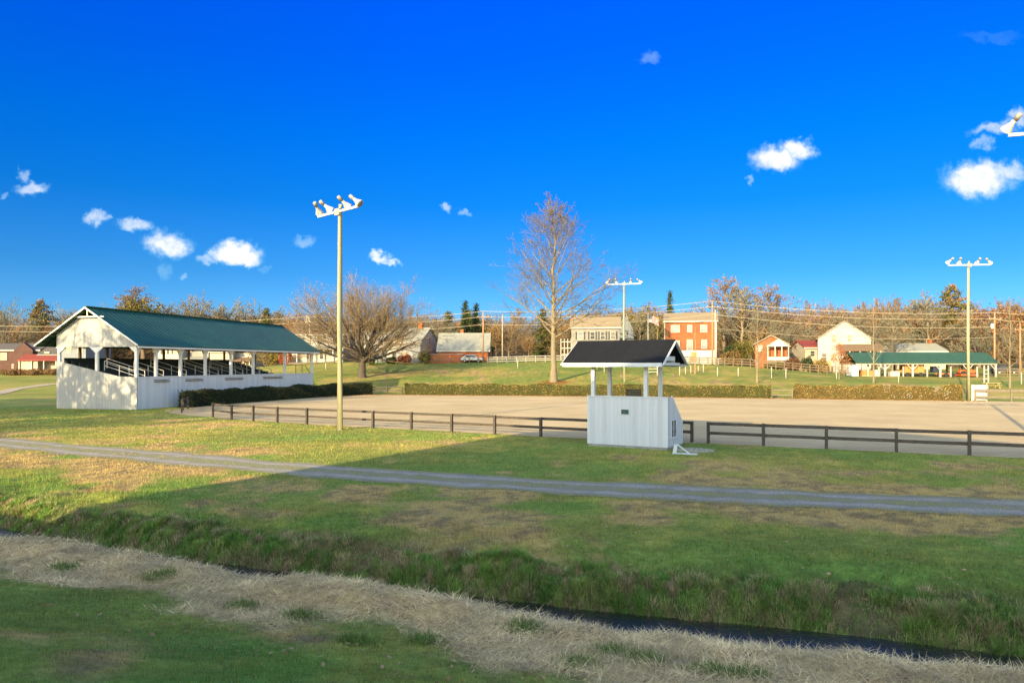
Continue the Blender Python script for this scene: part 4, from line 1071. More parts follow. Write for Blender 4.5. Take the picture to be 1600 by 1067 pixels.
# ------------------------------------------------------------------ floodlight poles
def light_pole(x, y, H, label, rz=0.0, r=.20, arm=4.9):
    z = hz(x, y); o = empty('light_pole', (x, y, z), rz, label, 'light pole', 'floodlight poles around the arena')
    MB().tube([(0,0,-.4),(0,0,H*.5),(.03,0,H-.1),(.03,0,H+.35)], [r,r*.82,r*.62,r*.6], 14).build('pole', M['pole_wood'], o, True)
    MB().bar((-arm/2,-.16,H-.15),(arm/2,-.16,H-.05),.1,.13).build('crossarm', M['lamp_white'], o)
    MB().box(-.22,.22,-.24,-.1,H-.32,H+.08).build('bracket', M['lamp_steel'], o)
    for k, q in enumerate(np.array((-.49,-.235,.2,.48))*arm):
        lamp = MB(); base = Vector((q,-.18,H+.0)); yaw = (-.5,.35,.1,1.25)[k]
        d = Vector((math.sin(yaw), math.cos(yaw), -.75)).normalized()
        a = base + Vector((0,0,.24)) - d*.2
        lamp.tube([a-d*.16, a-d*.02, a+d*.06, a+d*.24, a+d*.42, a+d*.45], [.07,.10,.10,.175,.25,.255], 14)
        hd = lamp.build('floodlight', M['lamp_white'], o, True)
        hs = MB().tube([a-d*.46, a-d*.42, a-d*.14], [.08,.12,.12], 10); hs.build('ballast', M['lamp_steel'], hd, True)
        MB().tube([a+d*.452, a+d*.465],[.22,.22],14).build('lens', M['glass_pale'], hd, True)
        MB().bar(base+Vector((0,0,-.1)), a, .06,.08).build('yoke', M['lamp_steel'], hd)
    return o
p = cast(531, 672); light_pole(p.x, p.y, (672-329)*p.y/F, 'nearest floodlight pole, pale wood, by the left arena fence', math.radians(-40), .20, 4.0)
p = cast(975, 597); light_pole(p.x, p.y, (597-443)*p.y/F, 'floodlight pole standing behind the booth and middle hedge', math.radians(-4))
Yp = 83.4; light_pole(PX(1513,Yp), Yp, ZP(413,Yp)-hz(PX(1513,Yp),Yp), 'floodlight pole at the right end of the right hedge', math.radians(3))
Yp = 32.2; light_pole(PX(1659,Yp), Yp, ZP(203,Yp)-hz(PX(1650,Yp),Yp), 'floodlight pole cut by the right photo edge, only lamps showing', math.radians(-12), .2, 4.3)

# ------------------------------------------------------------------ houses
def house(px0, px1, Y, py_base, py_eave, py_ridge, D, wall, roof, label, cat='house', ridge='x', rz=0, ov=.35, name='house', wins=(), base=None):
    W = (px1-px0)/F*Y; x = PX((px0+px1)/2, Y); z0 = ZP(py_base, Y); yc = Y+D/2
    o = empty(name, (x, yc, z0), math.radians(rz), label, cat)
    he, hr = ZP(py_eave, Y)-z0, ZP(py_ridge, Y)-z0
    o['he'] = 0; del o['he']
    if ridge == 'x':
        MB().prism([(-W/2,-D/2,-3),(-W/2,D/2,-3),(-W/2,D/2,he),(-W/2,0,hr-.08),(-W/2,-D/2,he)], (W,0,0)).build('wall', M[wall], o)
        sl = (hr-he)/(D/2)
        for s in (-1, 1):
            e = D/2+ov
            MB().prism([(-W/2-ov,0,hr+.12),(-W/2-ov,s*e,hr+.12-sl*e),(-W/2-ov,s*e,hr-.04-sl*e),(-W/2-ov,0,hr-.04)], (W+2*ov,0,0)).build('roof', M[roof], o)
        MB().box(-W/2-ov,W/2+ov,-D/2-ov-.06,-D/2-ov+.02,he-sl*ov-.22,he-sl*ov+.02).build('eave_trim', M['trim'], o)
    else:
        MB().prism([(-W/2,-D/2,-3),(W/2,-D/2,-3),(W/2,-D/2,he),(0,-D/2,hr-.08),(-W/2,-D/2,he)], (0,D,0)).build('wall', M[wall], o)
        sl = (hr-he)/(W/2)
        for s in (-1, 1):
            e = W/2+ov
            MB().prism([(0,-D/2-ov,hr+.12),(s*e,-D/2-ov,hr+.12-sl*e),(s*e,-D/2-ov,hr-.04-sl*e),(0,-D/2-ov,hr-.04)], (0,D+2*ov,0)).build('roof', M[roof], o)
            MB().bar((0,-D/2-ov-.03,hr+.0),(s*e,-D/2-ov-.03,hr+.0-sl*e),.05,.2,(0,1,0)).build('rake_board', M['trim'], o)
    for wn in wins: window(o, W, D, *wn)
    return o, W, D, he, hr
def window(o, W, D, u, z, w, h, pane='glass', shutter=None, face='front', mull=True, kind='window'):
    """u: 0..1 along the face, z: centre height"""
    def T(a, b, c0, c1, d0, d1, mb):          # a..b along, c heights, d outwards
        if face == 'front': mb.box(a, b, -D/2-d1, -D/2-d0, c0, c1)
        elif face == 'right': mb.box(W/2+d0, W/2+d1, a, b, c0, c1)
        else: mb.box(-W/2-d1, -W/2-d0, a, b, c0, c1)
    Ln = W if face == 'front' else D
    c = -Ln/2+u*Ln; f = .09; mb = MB()
    T(c-w/2, c-w/2+f, z-h/2, z+h/2, .003, .07, mb); T(c+w/2-f, c+w/2, z-h/2, z+h/2, .003, .07, mb)
    T(c-w/2+f, c+w/2-f, z+h/2-f, z+h/2, .003, .07, mb); T(c-w/2+f, c+w/2-f, z-h/2, z-h/2+f, .003, .07, mb)
    if mull:
        T(c-w/2+f, c+w/2-f, z-.03, z+.03, .003, .06, mb)
        if w > 1.3: T(c-.04, c+.04, z-h/2+f, z+h/2-f, .003, .062, mb)
    wd = mb.build(kind, M['trim'], o)
    mb = MB(); T(c-w/2+f, c+w/2-f, z-h/2+f, z+h/2-f, .002, .035, mb); mb.build('pane', M[pane], wd)
    if shutter:
        for s in (-1, 1):
            mb = MB(); q = c+s*(w/2+.22); T(q-.18, q+.18, z-h/2, z+h/2, .003, .05, mb); mb.build('shutter', M[shutter], o)
def chimney(o, x, y, z0, z1, m='brick_red', s=.7):
    MB().box(x-s/2,x+s/2,y-s/2,y+s/2,z0,z1).build('chimney', M[m], o)
def porch(o, x0, x1, y0, y1, zt, m_roof, posts, z0=0, roof_h=.8, post_m='trim', sl=True):
    """lean-to porch: y0 outer edge (towards viewer), y1 the wall"""
    MB().prism([(x0-.2,y1,zt+roof_h),(x0-.2,y0-.3,zt+.1),(x0-.2,y0-.3,zt-.05),(x0-.2,y1,zt+roof_h-.15)], (x1-x0+.4,0,0)).build('porch_roof', M[m_roof], o)
    for k in range(posts):
        x = lerp(x0+.1, x1-.1, k/(posts-1)); MB().box(x-.09,x+.09,y0-.09,y0+.09,z0,zt).build('porch_post', M[post_m], o)
    MB().box(x0,x1,y0-.15,y1,z0-.4,z0).build('porch_floor', M['fence_grey'], o)

# left group
o,W,D,he,hr = house(-40,62,150,586,546,536,10,'brick_shaded','roof_dark','red brick house in shade-darkened colour at the left edge under bare branches', wins=[(.45,3.8,1.3,1.5,'glass',None),(.86,1.6,1.2,1.7,'glass',None),(.62,1.4,1.2,1.7,'glass',None),(.95,4.0,1.1,1.5)])
MB().prism([(2.2,-D/2-1.2,-1),(6.0,-D/2-1.2,-1),(6.0,-D/2-1.2,5.1),(4.1,-D/2-1.2,6.6),(2.2,-D/2-1.2,5.1)],(0,1.15,0)).build('front_gable', M['brick_shaded'], o)
o,W,D,he,hr = house(62,100,148,586,553,536,9,'siding_tan','roof_dark','tan house with red porch roof left of the grandstand', wins=[(.3,4.0,1.0,1.4)])
porch(o,-W/2-2.6,W/2,-D/2-2.4,-D/2,2.9,'roof_red',4,0,1.3)
MB().box(-W/2-2.4,-W/2+1.0,-D/2-2.2,-D/2-.02,0,2.8).build('porch_room', M['siding_tan'], o)
o,W,D,he,hr = house(92,134,142,585,541,528,9,'siding_blue','roof_dark','grey house seen through the end bays of the grandstand', wins=[(.38,5.0,.95,1.6),(.80,5.0,.95,1.6),(.4,1.8,.95,1.6)])
o,W,D,he,hr = house(246,284,150,585,540,524,9,'siding_white','roof_dark','white house with dark windows behind the second grandstand bay', wins=[(.3,4.9,.9,1.5,'glass','shutter'),(.35,1.7,1.0,1.5),(.75,4.9,.9,1.5,'glass','shutter')])
o,W,D,he,hr = house(286,326,152,585,538,524,9,'siding_grey','roof_dark','grey porch house behind the middle grandstand bays', wins=[(.25,5.3,1.0,1.5),(.7,5.3,1.0,1.5)])
porch(o,-W/2,W/2,-D/2-2.2,-D/2,2.9,'roof_grey',5)
o,W,D,he,hr = house(328,364,150,585,548,536,8,'siding_cream','roof_grey','pale cream low house behind the grandstand', wins=[(.5,1.6,1.1,1.4)])
o,W,D,he,hr = house(366,396,152,584,548,538,8,'siding_white','roof_brown','small white house with brown roof behind the grandstand', wins=[(.5,1.7,1.2,1.4)])
porch(o,-W/2,W/2,-D/2-2,-D/2,2.6,'roof_brown',4)
# white porch house behind the round tree
o,W,D,he,hr = house(455,536,150,566,521,502,10,'siding_white','roof_brown','long white house with porch behind the grandstand end', wins=[(.55,4.3,1.2,1.6),(.85,4.3,1.2,1.6),(.2,4.3,1.2,1.6)])
porch(o,-W/2,W/2*.75,-D/2-2.6,-D/2,2.6,'roof_grey',6); chimney(o,-W/2+2,0,hr-.6,hr+1.4,'siding_white')
for u in (.15,.35,.6): window(o,W,D,u,1.4,1.2,1.6)
o,W,D,he,hr = house(556,605,147,566,540,518,8,'siding_blue','roof_grey','blue grey garage house half hidden by the round tree', wins=[(.7,1.5,1.0,1.2)])
o,W,D,he,hr = house(606,668,146,566,533,511,10,'siding_white','roof_grey','white two storey house with grey roof right of the round tree', rz=-14, wins=[(.45,3.9,1.5,1.3,'glass',None),(.87,3.9,.8,1.3),(.3,1.3,1.0,2.1,'glass',None,'front',False,'door'),(.55,1.4,1.2,1.4),(.5,4.4,.9,1.4,'glass',None,'right')])
chimney(o,W*.27,0,hr-.5,hr+1.2,'brick_red',.9)
o,W,D,he,hr = house(686,762,145,568,545,519.5,9,'brick_red','roof_grey','red brick cottage with big pale grey roof', ov=.5, wins=[(.7,1.2,1.6,1.2,'glass',None),(.42,1.0,1.0,2.0,'glass',None,'front',False,'door'),(.5,3.6,.8,1.2,'glass',None,'right')])
chimney(o,-.6,.5,hr-.4,hr+.8,'brick_red',.6)
MB().box(-W/2-2.0,W*.0,-D/2-1.6,-D/2-.02,-2,1.75).build('brick_wing', M['brick_red'], o)
MB().box(-W/2-2.1,W*.02,-D/2-1.7,-D/2-.02,1.75,1.83).build('wing_cap', M['trim'], o)
# grey colonial
o,W,D,he,hr = house(897,972,150,562,510.5,494,9,'siding_grey','roof_tan','grey two storey colonial house with black shutters', rz=-7, wins=[(.19,4.9,1.2,1.6,'glass_pale','shutter'),(.44,4.9,1.05,1.6,'glass','shutter'),(.65,4.9,1.05,1.6,'glass','shutter'),(.86,4.9,1.05,1.6,'glass','shutter'),(.2,1.7,1.2,1.6),(.5,1.4,1.1,2.2,'glass_pale',None,'front',False,'door'),(.8,1.7,1.2,1.6)])
mb = MB()
for k in range(3):
    mb.box(-W/2-2.2,-W/2-.05,-D/2-.1,-D/2+.0,1.0+k*1.3,1.15+k*1.3)
for k in range(4): mb.box(-W/2-2.2+k*.7,-W/2-2.08+k*.7,-D/2-.1+.11,-D/2+.2,-1,4.3)
mb.build('side_deck', M['trim'], o)
MB().box(W/2+.02,W/2+3.0,-D/2+1,D/2-1,-2,3.2).build('side_wing', M['siding_grey'], o)
MB().prism([(W/2,-D/2+.7,3.2),(W/2,D/2-.7,3.2),(W/2,D/2-.7,3.35),(W/2,0,4.3),(W/2,-D/2+.7,3.35)],(3.2,0,0)).build('wing_roof', M['roof_tan'], o)
o,W,D,he,hr = house(964,990,166,560,520,490,8,'siding_blue','roof_dark','dark blue gabled house between the grey colonial and flagpole', ridge='y')
# brick colonial
o,W,D,he,hr = house(1048.5,1127,148,562,500.5,487,9,'brick_orange','roof_tan','orange brick two storey colonial house with white basement', rz=-15, wins=[(.21,6.25,1.75,1.5,'glass_pale','shutter_brown'),(.49,6.25,1.0,1.5,'glass_pale','shutter_brown'),(.76,6.25,1.35,1.5,'glass_pale','shutter_brown'),(.21,3.1,1.75,1.6,'glass_pale','shutter_brown'),(.49,2.9,1.15,2.3,'glass_pale',None,'front',False,'door'),(.77,3.1,1.1,1.8,'glass_pale','shutter_brown')])
MB().box(-W/2-.03,W/2+.03,-D/2-1.4,-D/2-.03,-3,1.85).build('basement', M['trim'], o)
mb = MB(); mb.box(-W/2,W/2,-D/2-1.4,-D/2-1.34,2.55,2.62)
for k in range(24): q = -W/2+.05+k*(W-.1)/23; mb.box(q-.02,q+.02,-D/2-1.39,-D/2-1.35,1.85,2.55)
mb.build('balcony_rail', M['fence_brown'], o)
MB().box(W*.02,W*.13,-D/2-1.46,-D/2-1.41,-.4,1.5).build('basement_door', M['wood_orange'], o)
for s in (-1, 1): MB().box(s*W/2-.08,s*W/2+.08,-D/2-.06,-D/2-.004,1.9,he).build('corner_trim', M['trim'], o)
# bungalow
o,W,D,he,hr = house(1192,1240,142,566,537,524,8,'brick_orange','roof_tan','small orange brick bungalow with white porch', ridge='y', rz=-19, wins=[(.14,2.7,1.1,1.2,'glass_pale')])
MB().prism([(-1.0+.3,-D/2-2.2,3.0),(3.2,-D/2-2.2,3.0),(1.25,-D/2-2.2,4.3)],(0,2.18,0)).build('porch_gable', M['trim'], o)
for s in (-1, 1): MB().bar((1.25,-D/2-2.3,4.36),(1.25+s*2.2,-D/2-2.3,2.98),.1,.1,(0,1,0)).build('porch_trim', M['trim'], o)
for x in (-.6,.7,1.9,3.1): MB().box(x-.08,x+.08,-D/2-2.2,-D/2-2.04,.3,3.0).build('porch_post', M['trim'], o)
MB().box(-.7,3.2,-D/2-2.18,-D/2-2.1,.4,1.0).build('porch_railing', M['trim'], o)
MB().box(-.8,3.3,-D/2-2.2,-D/2,-2,.3).build('porch_floor', M['fence_grey'], o)
o,W,D,he,hr = house(1258,1296,146,565,542,532,7,'siding_cream','roof_red','little cream house with red hipped roof behind the tan fence', wins=[(.3,1.6,1.0,1.2),(.7,1.6,1.0,1.2)])
# white gable house
o,W,D,he,hr = house(1297,1373,140,578,528,501,10,'siding_white','roof_brown','large white gabled house left of the pavilion', ridge='y', ov=.3, rz=-21, wins=[(.3,6.0,1.0,1.5,'glass'),(.6,6.0,.9,1.4,'glass'),(.3,2.5,1.2,1.5,'glass'),(.12,2.5,1.0,1.5)])
porch(o,-1.0,W/2+1.5,-D/2-2.4,-D/2,3.6,'roof_brown',5,0,1.3)
o,W,D,he,hr = house(1402,1478,160,570,548,536,9,'siding_cream','roof_grey','long low house with pale roof behind the pavilion', wins=[(.3,1.4,1.2,1.1),(.7,1.4,1.2,1.1)])
chimney(o,W/2-1,0,hr-.5,hr+.9,'brick_orange',.7)

# ------------------------------------------------------------------ pavilion and the things under it
YV = 125.0; xa, xb = PX(1340,YV), PX(1551,YV); zb = hz((xa+xb)/2, YV)
pv = empty('pavilion', (xa, YV, zb), math.radians(-2), 'long open pavilion with green roof and white posts', 'pavilion')
LP_ = xb-xa; ze = ZP(566.5,YV)-zb; zr = ZP(550.5,YV+3.2)-zb; DP = 6.4
for s, ye in ((0,-.45),(1,DP+.45)):
    MB().prism([(-.4,DP/2,zr),(-.4,ye,ze),(-.4,ye,ze-.1),(-.4,DP/2,zr-.1)],(LP_+.7,0,0)).build('roof', M['pale_green_metal'], pv)
MB().box(-.3,LP_+.2,-.12,.02,ze-.32,ze-.12).build('beam', M['trim'], pv)
MB().box(-.3,LP_+.2,DP-.02,DP+.12,ze-.32,ze-.12).build('beam', M['fence_brown'], pv)
for k in range(6):
    x = LP_*k/5
    MB().box(x-.12,x+.12,-.12,.12,-.3,ze-.33).build('post', M['trim'], pv)
    mb = MB()
    for s in (-1, 1):
        if -.1 < x+s*.8 < LP_+.1: mb.bar((x+s*.12,0,ze-1.15),(x+s*.85,0,ze-.36),.08,.1)
    mb.build('brace', M['trim'], pv)
    MB().box(x-.12,x+.12,DP-.12,DP+.12,-.3,ze-.33).build('post', M['fence_brown'], pv)
for x in (2.0,3.8,7.9,11.9,15.8,20.2):
    MB().box(x-.09,x+.09,.5,.68,-.3,1.75).build('stall_post', M['trim'], pv)
for x in (1.3, 8.6):
    MB().box(x,x+3.0,3.4,3.5,.9,1.02).build('stall_rail', M['fence_brown'], pv)
MB().box(-.9,-.14,.1,2.4,-.3,ze-.5).build('end_panel', M['white_boards_x'], pv)
def pav(x, y, z=0): return pv.matrix_basis @ Vector((x, y, z)) if False else (Matrix.Translation((xa,YV,zb)) @ Matrix.Rotation(math.radians(-2),4,'Z')) @ Vector((x,y,z))
# hay wagon
wg = empty('farm_wagon', pav(9.9,1.9), math.radians(-2), 'orange wooden box wagon parked in the third pavilion bay', 'wagon')
mb = MB()
for k in range(5): mb.box(-1.6,1.6,-1.0,-.94,.75+k*.27,.75+k*.27+.245)
mb.build('side_boards', M['wood_orange'], wg)
MB().box(-1.6,1.6,.9,.96,.75,2.1).build('back_boards', M['wood_orange'], wg); MB().box(-1.65,1.65,-1.02,.98,.6,.745).build('bed', M['fence_brown'], wg)
for x in (-1.58,-.5,.55,1.58): MB().box(x-.06,x+.06,-1.07,-1.005,.62,2.2).build('stake', M['wood_orange'], wg)
MB().bar((-1.6,-1.0,.45),(1.6,-1.0,.45),.12,.12).build('axle', M['black_metal'], wg)
for x in (-1.1, 1.1): MB().tube([(x,-1.1,.36),(x,-.9,.36)], .36, 16).build('wheel', M['rubber'], wg, False)
# dark flat trailer with navy drum
tr = empty('flat_trailer', pav(15.0,2.0), math.radians(-2), 'dark flat trailer with navy box in the fourth pavilion bay', 'trailer')
MB().box(-1.9,1.9,-1,1,.72,.86).build('deck', M['black_metal'], tr); MB().box(-1.6,-.5,-.6,.6,.862,1.75).build('box', M['navy'], tr)
MB().box(-1.5,1.6,-1.05,-1.005,.35,.6).build('side_bar', M['orange_paint'], tr)
for x in (-1.0, .2, 1.3): MB().tube([(x,-1.25,.33),(x,-1.06,.33)], .33, 16).build('wheel', M['rubber'], tr)
# orange tractor
tc_ = empty('tractor', pav(19.0,1.5), math.radians(-2), 'orange mowing tractor under the right end of the pavilion', 'tractor')
MB().prism([(-1.3,-.4,.6),(1.2,-.4,.6),(1.25,-.4,1.15),(.3,-.4,1.3),(.2,-.4,1.15),(-.5,-.4,1.1),(-1.2,-.4,1.25)],(0,.8,0)).build('body', M['orange_paint'], tc_, bevel=.05)
MB().box(-1.5,1.5,-.9,.9,.18,.42).build('mower_deck', M['orange_paint'], tc_)
mb = MB().box(-.75,-.2,-.25,.25,1.2,1.32); mb.box(-.8,-.7,-.25,.25,1.25,1.9); mb.build('seat', M['rubber'], tc_)
mb = MB().bar((-.95,-.4,1.1),(-.95,-.4,2.2),.06,.06); mb.bar((-.95,.4,1.1),(-.95,.4,2.2),.06,.06); mb.bar((-.95,-.43,2.2),(-.95,.43,2.2),.06,.06); mb.build('roll_bar', M['rubber'], tc_)
MB().tube([(.35,0,1.25),(.15,0,1.62)],[.03,.03],6).build('steering_column', M['black_metal'], tc_)
for x, r in ((-.85,.5),(.9,.34)):
    for y in (-.75,.55): MB().tube([(x,y,r),(x,y+.22,r)], r, 18).build('wheel', M['rubber'], tc_)
# timber stack
tm = empty('timber_stack', pav(2.6,1.6), math.radians(-2), 'stack of orange boards in the left pavilion bay', 'timber')
mb = MB()
for k in range(5):
    for j in range(4): mb.box(-1.3+random.uniform(-.1,.1),1.0+random.uniform(-.1,.2),-.6+j*.3,-.36+j*.3,.1+k*.2,.27+k*.2)
mb.build('boards', M['wood_orange'], tm); MB().box(-1.5,1.4,-.8,-.62,0,.16).build('skid', M['trim'], tm)
cr = empty('crate', pav(6.7,1.4), math.radians(-2), 'pale crate in the second pavilion bay', 'crate')
mb = MB().box(-.75,.75,-.5,.5,.08,.95); mb.build('box', M['trim'], cr); MB().box(-.8,.8,-.55,.55,.952,1.02).build('lid', M['fence_grey'], cr); MB().box(-.7,.7,-.4,.4,0,.08).build('skid', M['fence_brown'], cr)
cr = empty('crate', pav(3.6,1.0), math.radians(-2), 'white box beside the stack of boards in the pavilion', 'crate')
MB().box(-.45,.45,-.4,.4,.05,1.15).build('box', M['trim'], cr); MB().box(-.5,.5,-.45,.45,1.152,1.2).build('lid', M['trim'], cr)

# ------------------------------------------------------------------ marker posts, poles, wires, flag, table, sign, cars
MP = [(809,575,562,'alone on the lawn left of the tall tree'),(1062,586,573,'leftmost of the close group right of the booth roof'),(1071,584.5,571.5,'second of the close group right of the booth roof'),(1079.5,583.5,571,'just left of the dead sapling'),(1091,580,572,'short one just right of the dead sapling'),(1099,581.5,570,'rightmost of the close group by the dead sapling'),(1121,588,574,'between the dead sapling and the slim pale tree'),(1153.5,588,574.5,'nearest on the left of the slim pale tree'),(1205.5,590.5,573.5,'above the gap between the hedges'),(1228,591,577,'right of the gap between the hedges'),(1307,592,577.5,'beside the small rusty tree'),(1404,598,584,'in front of the second pavilion bay'),(1596,600,582,'at the right photo edge'),(944,582,570,'seen between the booth posts'),(509,577,566,'left of the near light pole')]
first = None
for px, pb, pt, where in MP:
    p = cast(px, pb); h = (pb-pt)*p.y/F
    if first is None:
        first = MB().tube([(0,0,-.2),(0,0,.98),(0,0,1.0)], [.062,.06,.04], 10).build('marker_post', M['trim'], None, True); o = first
    else:
        o = first.copy(); col.objects.link(o)
    o.location = p; o.scale = (1, 1, h)
    tag(o, 'white marker post '+where, 'post', 'white marker posts on the lawn')

def util_pole(px, Y, pyb, pyt, label, m='utility_wood', arm=True, r=.17):
    x = PX(px, Y); z = hz(x, Y); H = ZP(pyt, Y)-z
    o = empty('utility_pole', (x, Y, z), 0, label, 'utility pole', 'utility poles along the road')
    MB().tube([(0,0,-.5),(0,0,H)], [r, r*.7], 10).build('pole', M[m], o, True)
    if arm:
        MB().bar((-1.1,-.16,H-1.2),(1.1,-.16,H-1.2),.1,.12).build('crossarm', M[m], o)
        for q in (-1,0,1): MB().tube([(q,-.16,H-1.13),(q,-.16,H-.92)],[.05,.035],8).build('insulator', M['trim'], o)
    return o, x, z+H
pA = util_pole(755,143,566,486,'brown utility pole in front of the red cottage roof')
pB = util_pole(785,146,562,491,'pale slim utility pole right of the red cottage','utility_pale',False,.13)
pC = util_pole(1113,141,560,470,'brown utility pole before the orange brick colonial')
pD = util_pole(1554,130,590,488,'brown utility pole with transformer at the right end of the pavilion')
MB().tube([(-.45,-.1,8.2),(-.45,-.1,9.1)],[.28,.28],12).build('transformer', M['lamp_white'], pD[0], True)
pE = util_pole(1594,134,590,505,'brown utility pole at the right photo edge')
pF = util_pole(484,150,566,494,'pale utility pole between the grandstand roof and round tree','utility_pale',True)
pG = util_pole(597,146,567,511,'short tan utility pole in the round tree crown','utility_pale',False)
pH = util_pole(1117.5,140.5,560,484,'white pipe riser beside the pole at the brick colonial','trim',False,.11)
pI = util_pole(-140,155,590,505,'utility pole out of frame at left','utility_wood',True)
def wire(a, b, sag, label, r=.035):
    a, b = Vector(a), Vector(b); o = empty('power_line', a, 0, label, 'wire', 'power lines along the road')
    pts = [(b-a)*(k/24)+Vector((0,0,-sag*4*(k/24)*(1-k/24))) for k in range(25)]
    me = MB().tube(pts, r, 5, False); bpy.data.objects.remove(o)
    o = me.build('power_line', M['wire'], None, True); o.location = a
    return tag(o, label, 'wire', 'power lines along the road')
def top(p, dz=0, dx=0): return (p[1]+dx, p[0].location.y-.16, p[2]+dz)
for dz, nm in ((-.05,'topmost'),(-1.1,'second'),(-2.6,'third')):
    wire(top(pA,dz), top(pC,dz), .8, nm+' wire between the cottage pole and the brick colonial pole')
    wire(top(pC,dz), top(pD,dz), 1.0, nm+' wire between the brick colonial pole and the pavilion pole')
    wire(top(pF,dz), top(pA,dz), .8, nm+' wire passing behind the round tree')
wire(top(pI,-.1), top(pF,-.1), 1.2, 'upper wire behind the grandstand'); wire(top(pI,-1.2), top(pF,-1.2), 1.2, 'lower wire behind the grandstand')
wire(top(pC,-5.2), top(pD,-4.4), 1.0, 'lowest thin wire running right from the brick colonial pole', .025)
for dz, nm in ((-.05,'topmost'),(-1.3,'second')): wire(top(pD,dz), (PX(1760,126),126,pD[2]+dz), .6, nm+' wire leaving right from the pavilion pole')

# flag
Yf = 143; xf = PX(1012.5,Yf); zf = hz(xf,Yf)
fl = empty('flagpole', (xf,Yf,zf), 0, 'flagpole with flag between the grey and the brick colonial', 'flagpole'); Hf = ZP(489,Yf)-zf
MB().tube([(0,0,-.3),(0,0,Hf)],[.09,.05],10).build('pole', M['lamp_white'], fl, True)
def cloth(name, u0, u1, v0, v1, m, off=0):
    nu, nv = 14, 8; vs, fs = [], []
    for i in range(nu):
        for j in range(nv):
            u, v = lerp(u0,u1,i/(nu-1)), lerp(v0,v1,j/(nv-1))
            vs.append((.07+u*.92, .18*math.sin(u*4.5+v)*u*.6-off, Hf-.4-v-.62*u*u*.28))
    for i in range(nu-1):
        for j in range(nv-1): fs.append((i*nv+j,(i+1)*nv+j,(i+1)*nv+j+1,i*nv+j+1))
    return MB().add(vs,fs).build(name, m, fl, True)
fm, nt, bs, _ = nodes_of('flag_stripes')
tcn = nt.nodes.new('ShaderNodeTexCoord'); sp = nt.nodes.new('ShaderNodeSeparateXYZ'); nt.links.new(tcn.outputs['Object'], sp.inputs[0])
fr = mth(nt,'FRACT', mth(nt,'MULTIPLY', mth(nt,'ADD', sp.outputs[2], mth(nt,'MULTIPLY', mth(nt,'MULTIPLY', sp.outputs[0], sp.outputs[0]), .2)), 4.6))
nt.links.new(ramp(nt, mth(nt,'GREATER_THAN', fr, .5), [(0,(.55,.5,.48)),(1,(.42,.035,.04))]), bs.inputs['Base Color'])
cloth('flag', 0, 2.1, 0, 1.4, fm); 
cn = cloth('canton', 0, .9, 0, .76, M['navy'], .012)
mb = MB()
for i in range(6):
    for j in range(5):
        u, v = .09+i*.145, .09+j*.145; x, y, z = .07+u*.92, .18*math.sin(u*4.5+v)*u*.6-.02, Hf-.4-v-.62*u*u*.28
        pts = [(x+math.cos(a)*rr, y, z+math.sin(a)*rr) for a, rr in ((math.pi/2+k*math.pi/5, .05 if k % 2 == 0 else .02) for k in range(10))]
        mb.prism(pts, (0,-.006,0))
mb.build('stars', M['trim'], fl)
# notice board and picnic table by the right hedge, tall white frame
Yn = 80.9; xn = PX(1530,Yn); nb = empty('notice_board', (xn,Yn,hz(xn,Yn)-.15), math.radians(-6), 'white panel with faded mottled print at the end of right hedge', 'board')
MB().box(-.72,.72,-.03,.03,.25,1.95).build('panel', M['trim'], nb)
sm, nt, bs, _ = nodes_of('mottled_print')
tcn = nt.nodes.new('ShaderNodeTexCoord'); nn_ = N(nt,'ShaderNodeTexNoise',Scale=4.0,Detail=5.0,Roughness=.7); nt.links.new(tcn.outputs['Object'], nn_.inputs['Vector'])
nt.links.new(ramp(nt, nn_.outputs[0], [(.4,(.6,.55,.48)),(.5,(.45,.33,.24)),(.6,(.62,.58,.52)),(.7,(.3,.2,.14))]), bs.inputs['Base Color'])
MB().box(-.66,.66,-.04,-.032,.5,1.9).build('print', sm, nb)
for s in (-1, 1): MB().box(s*.76-.05,s*.76+.05,-.05,.05,-.2,2.0).build('post', M['trim'], nb)
p = cast(1549, 607); pt_ = empty('picnic_table', p, math.radians(-5), 'pale wooden picnic table right of the right hedge', 'table')
MB().box(-1.0,1.0,-.4,.4,.72,.78).build('tabletop', M['fence_board'], pt_)
for s in (-1, 1): MB().box(-.95,.95,s*.7-.14,s*.7+.14,.42,.46).build('seat', M['fence_board'], pt_)
for s in (-1, 1):
    mb = MB(); mb.bar((s*.75,-.65,0),(s*.75,-.25,.72),.06,.12,(1,0,0)); mb.bar((s*.75,.65,0),(s*.75,.25,.72),.06,.12,(1,0,0)); mb.bar((s*.82,-.8,.38),(s*.82,.8,.38),.05,.08); mb.build('leg_frame', M['fence_board'], pt_)
p = cast(1020, 586); ws = empty('jump_stand', p, 0, 'white jump stand frame on the lawn seen between the booth posts', 'jump stand')
for x in (-.75,.75): MB().box(x-.06,x+.06,-.06,.06,0,1.6).build('post', M['trim'], ws)
for z in (.5,1.0): MB().bar((-.7,0,z),(.7,0,z),.06,.08).build('rail', M['trim'], ws)
for x in (-.75,.75): MB().bar((x,-.35,.04),(x,.35,.04),.09,.08).build('foot', M['trim'], ws)
p = cast(1541, 598); wt = empty('jump_stand', p, math.radians(10), 'white ladder like jump stand by the right end of pavilion', 'jump stand')
for x in (-.35,.35): MB().box(x-.07,x+.07,-.06,.06,0,2.6).build('post', M['trim'], wt)
for z in (.6,1.3,1.9): MB().bar((-.3,0,z),(.3,0,z),.06,.1).build('rail', M['trim'], wt)

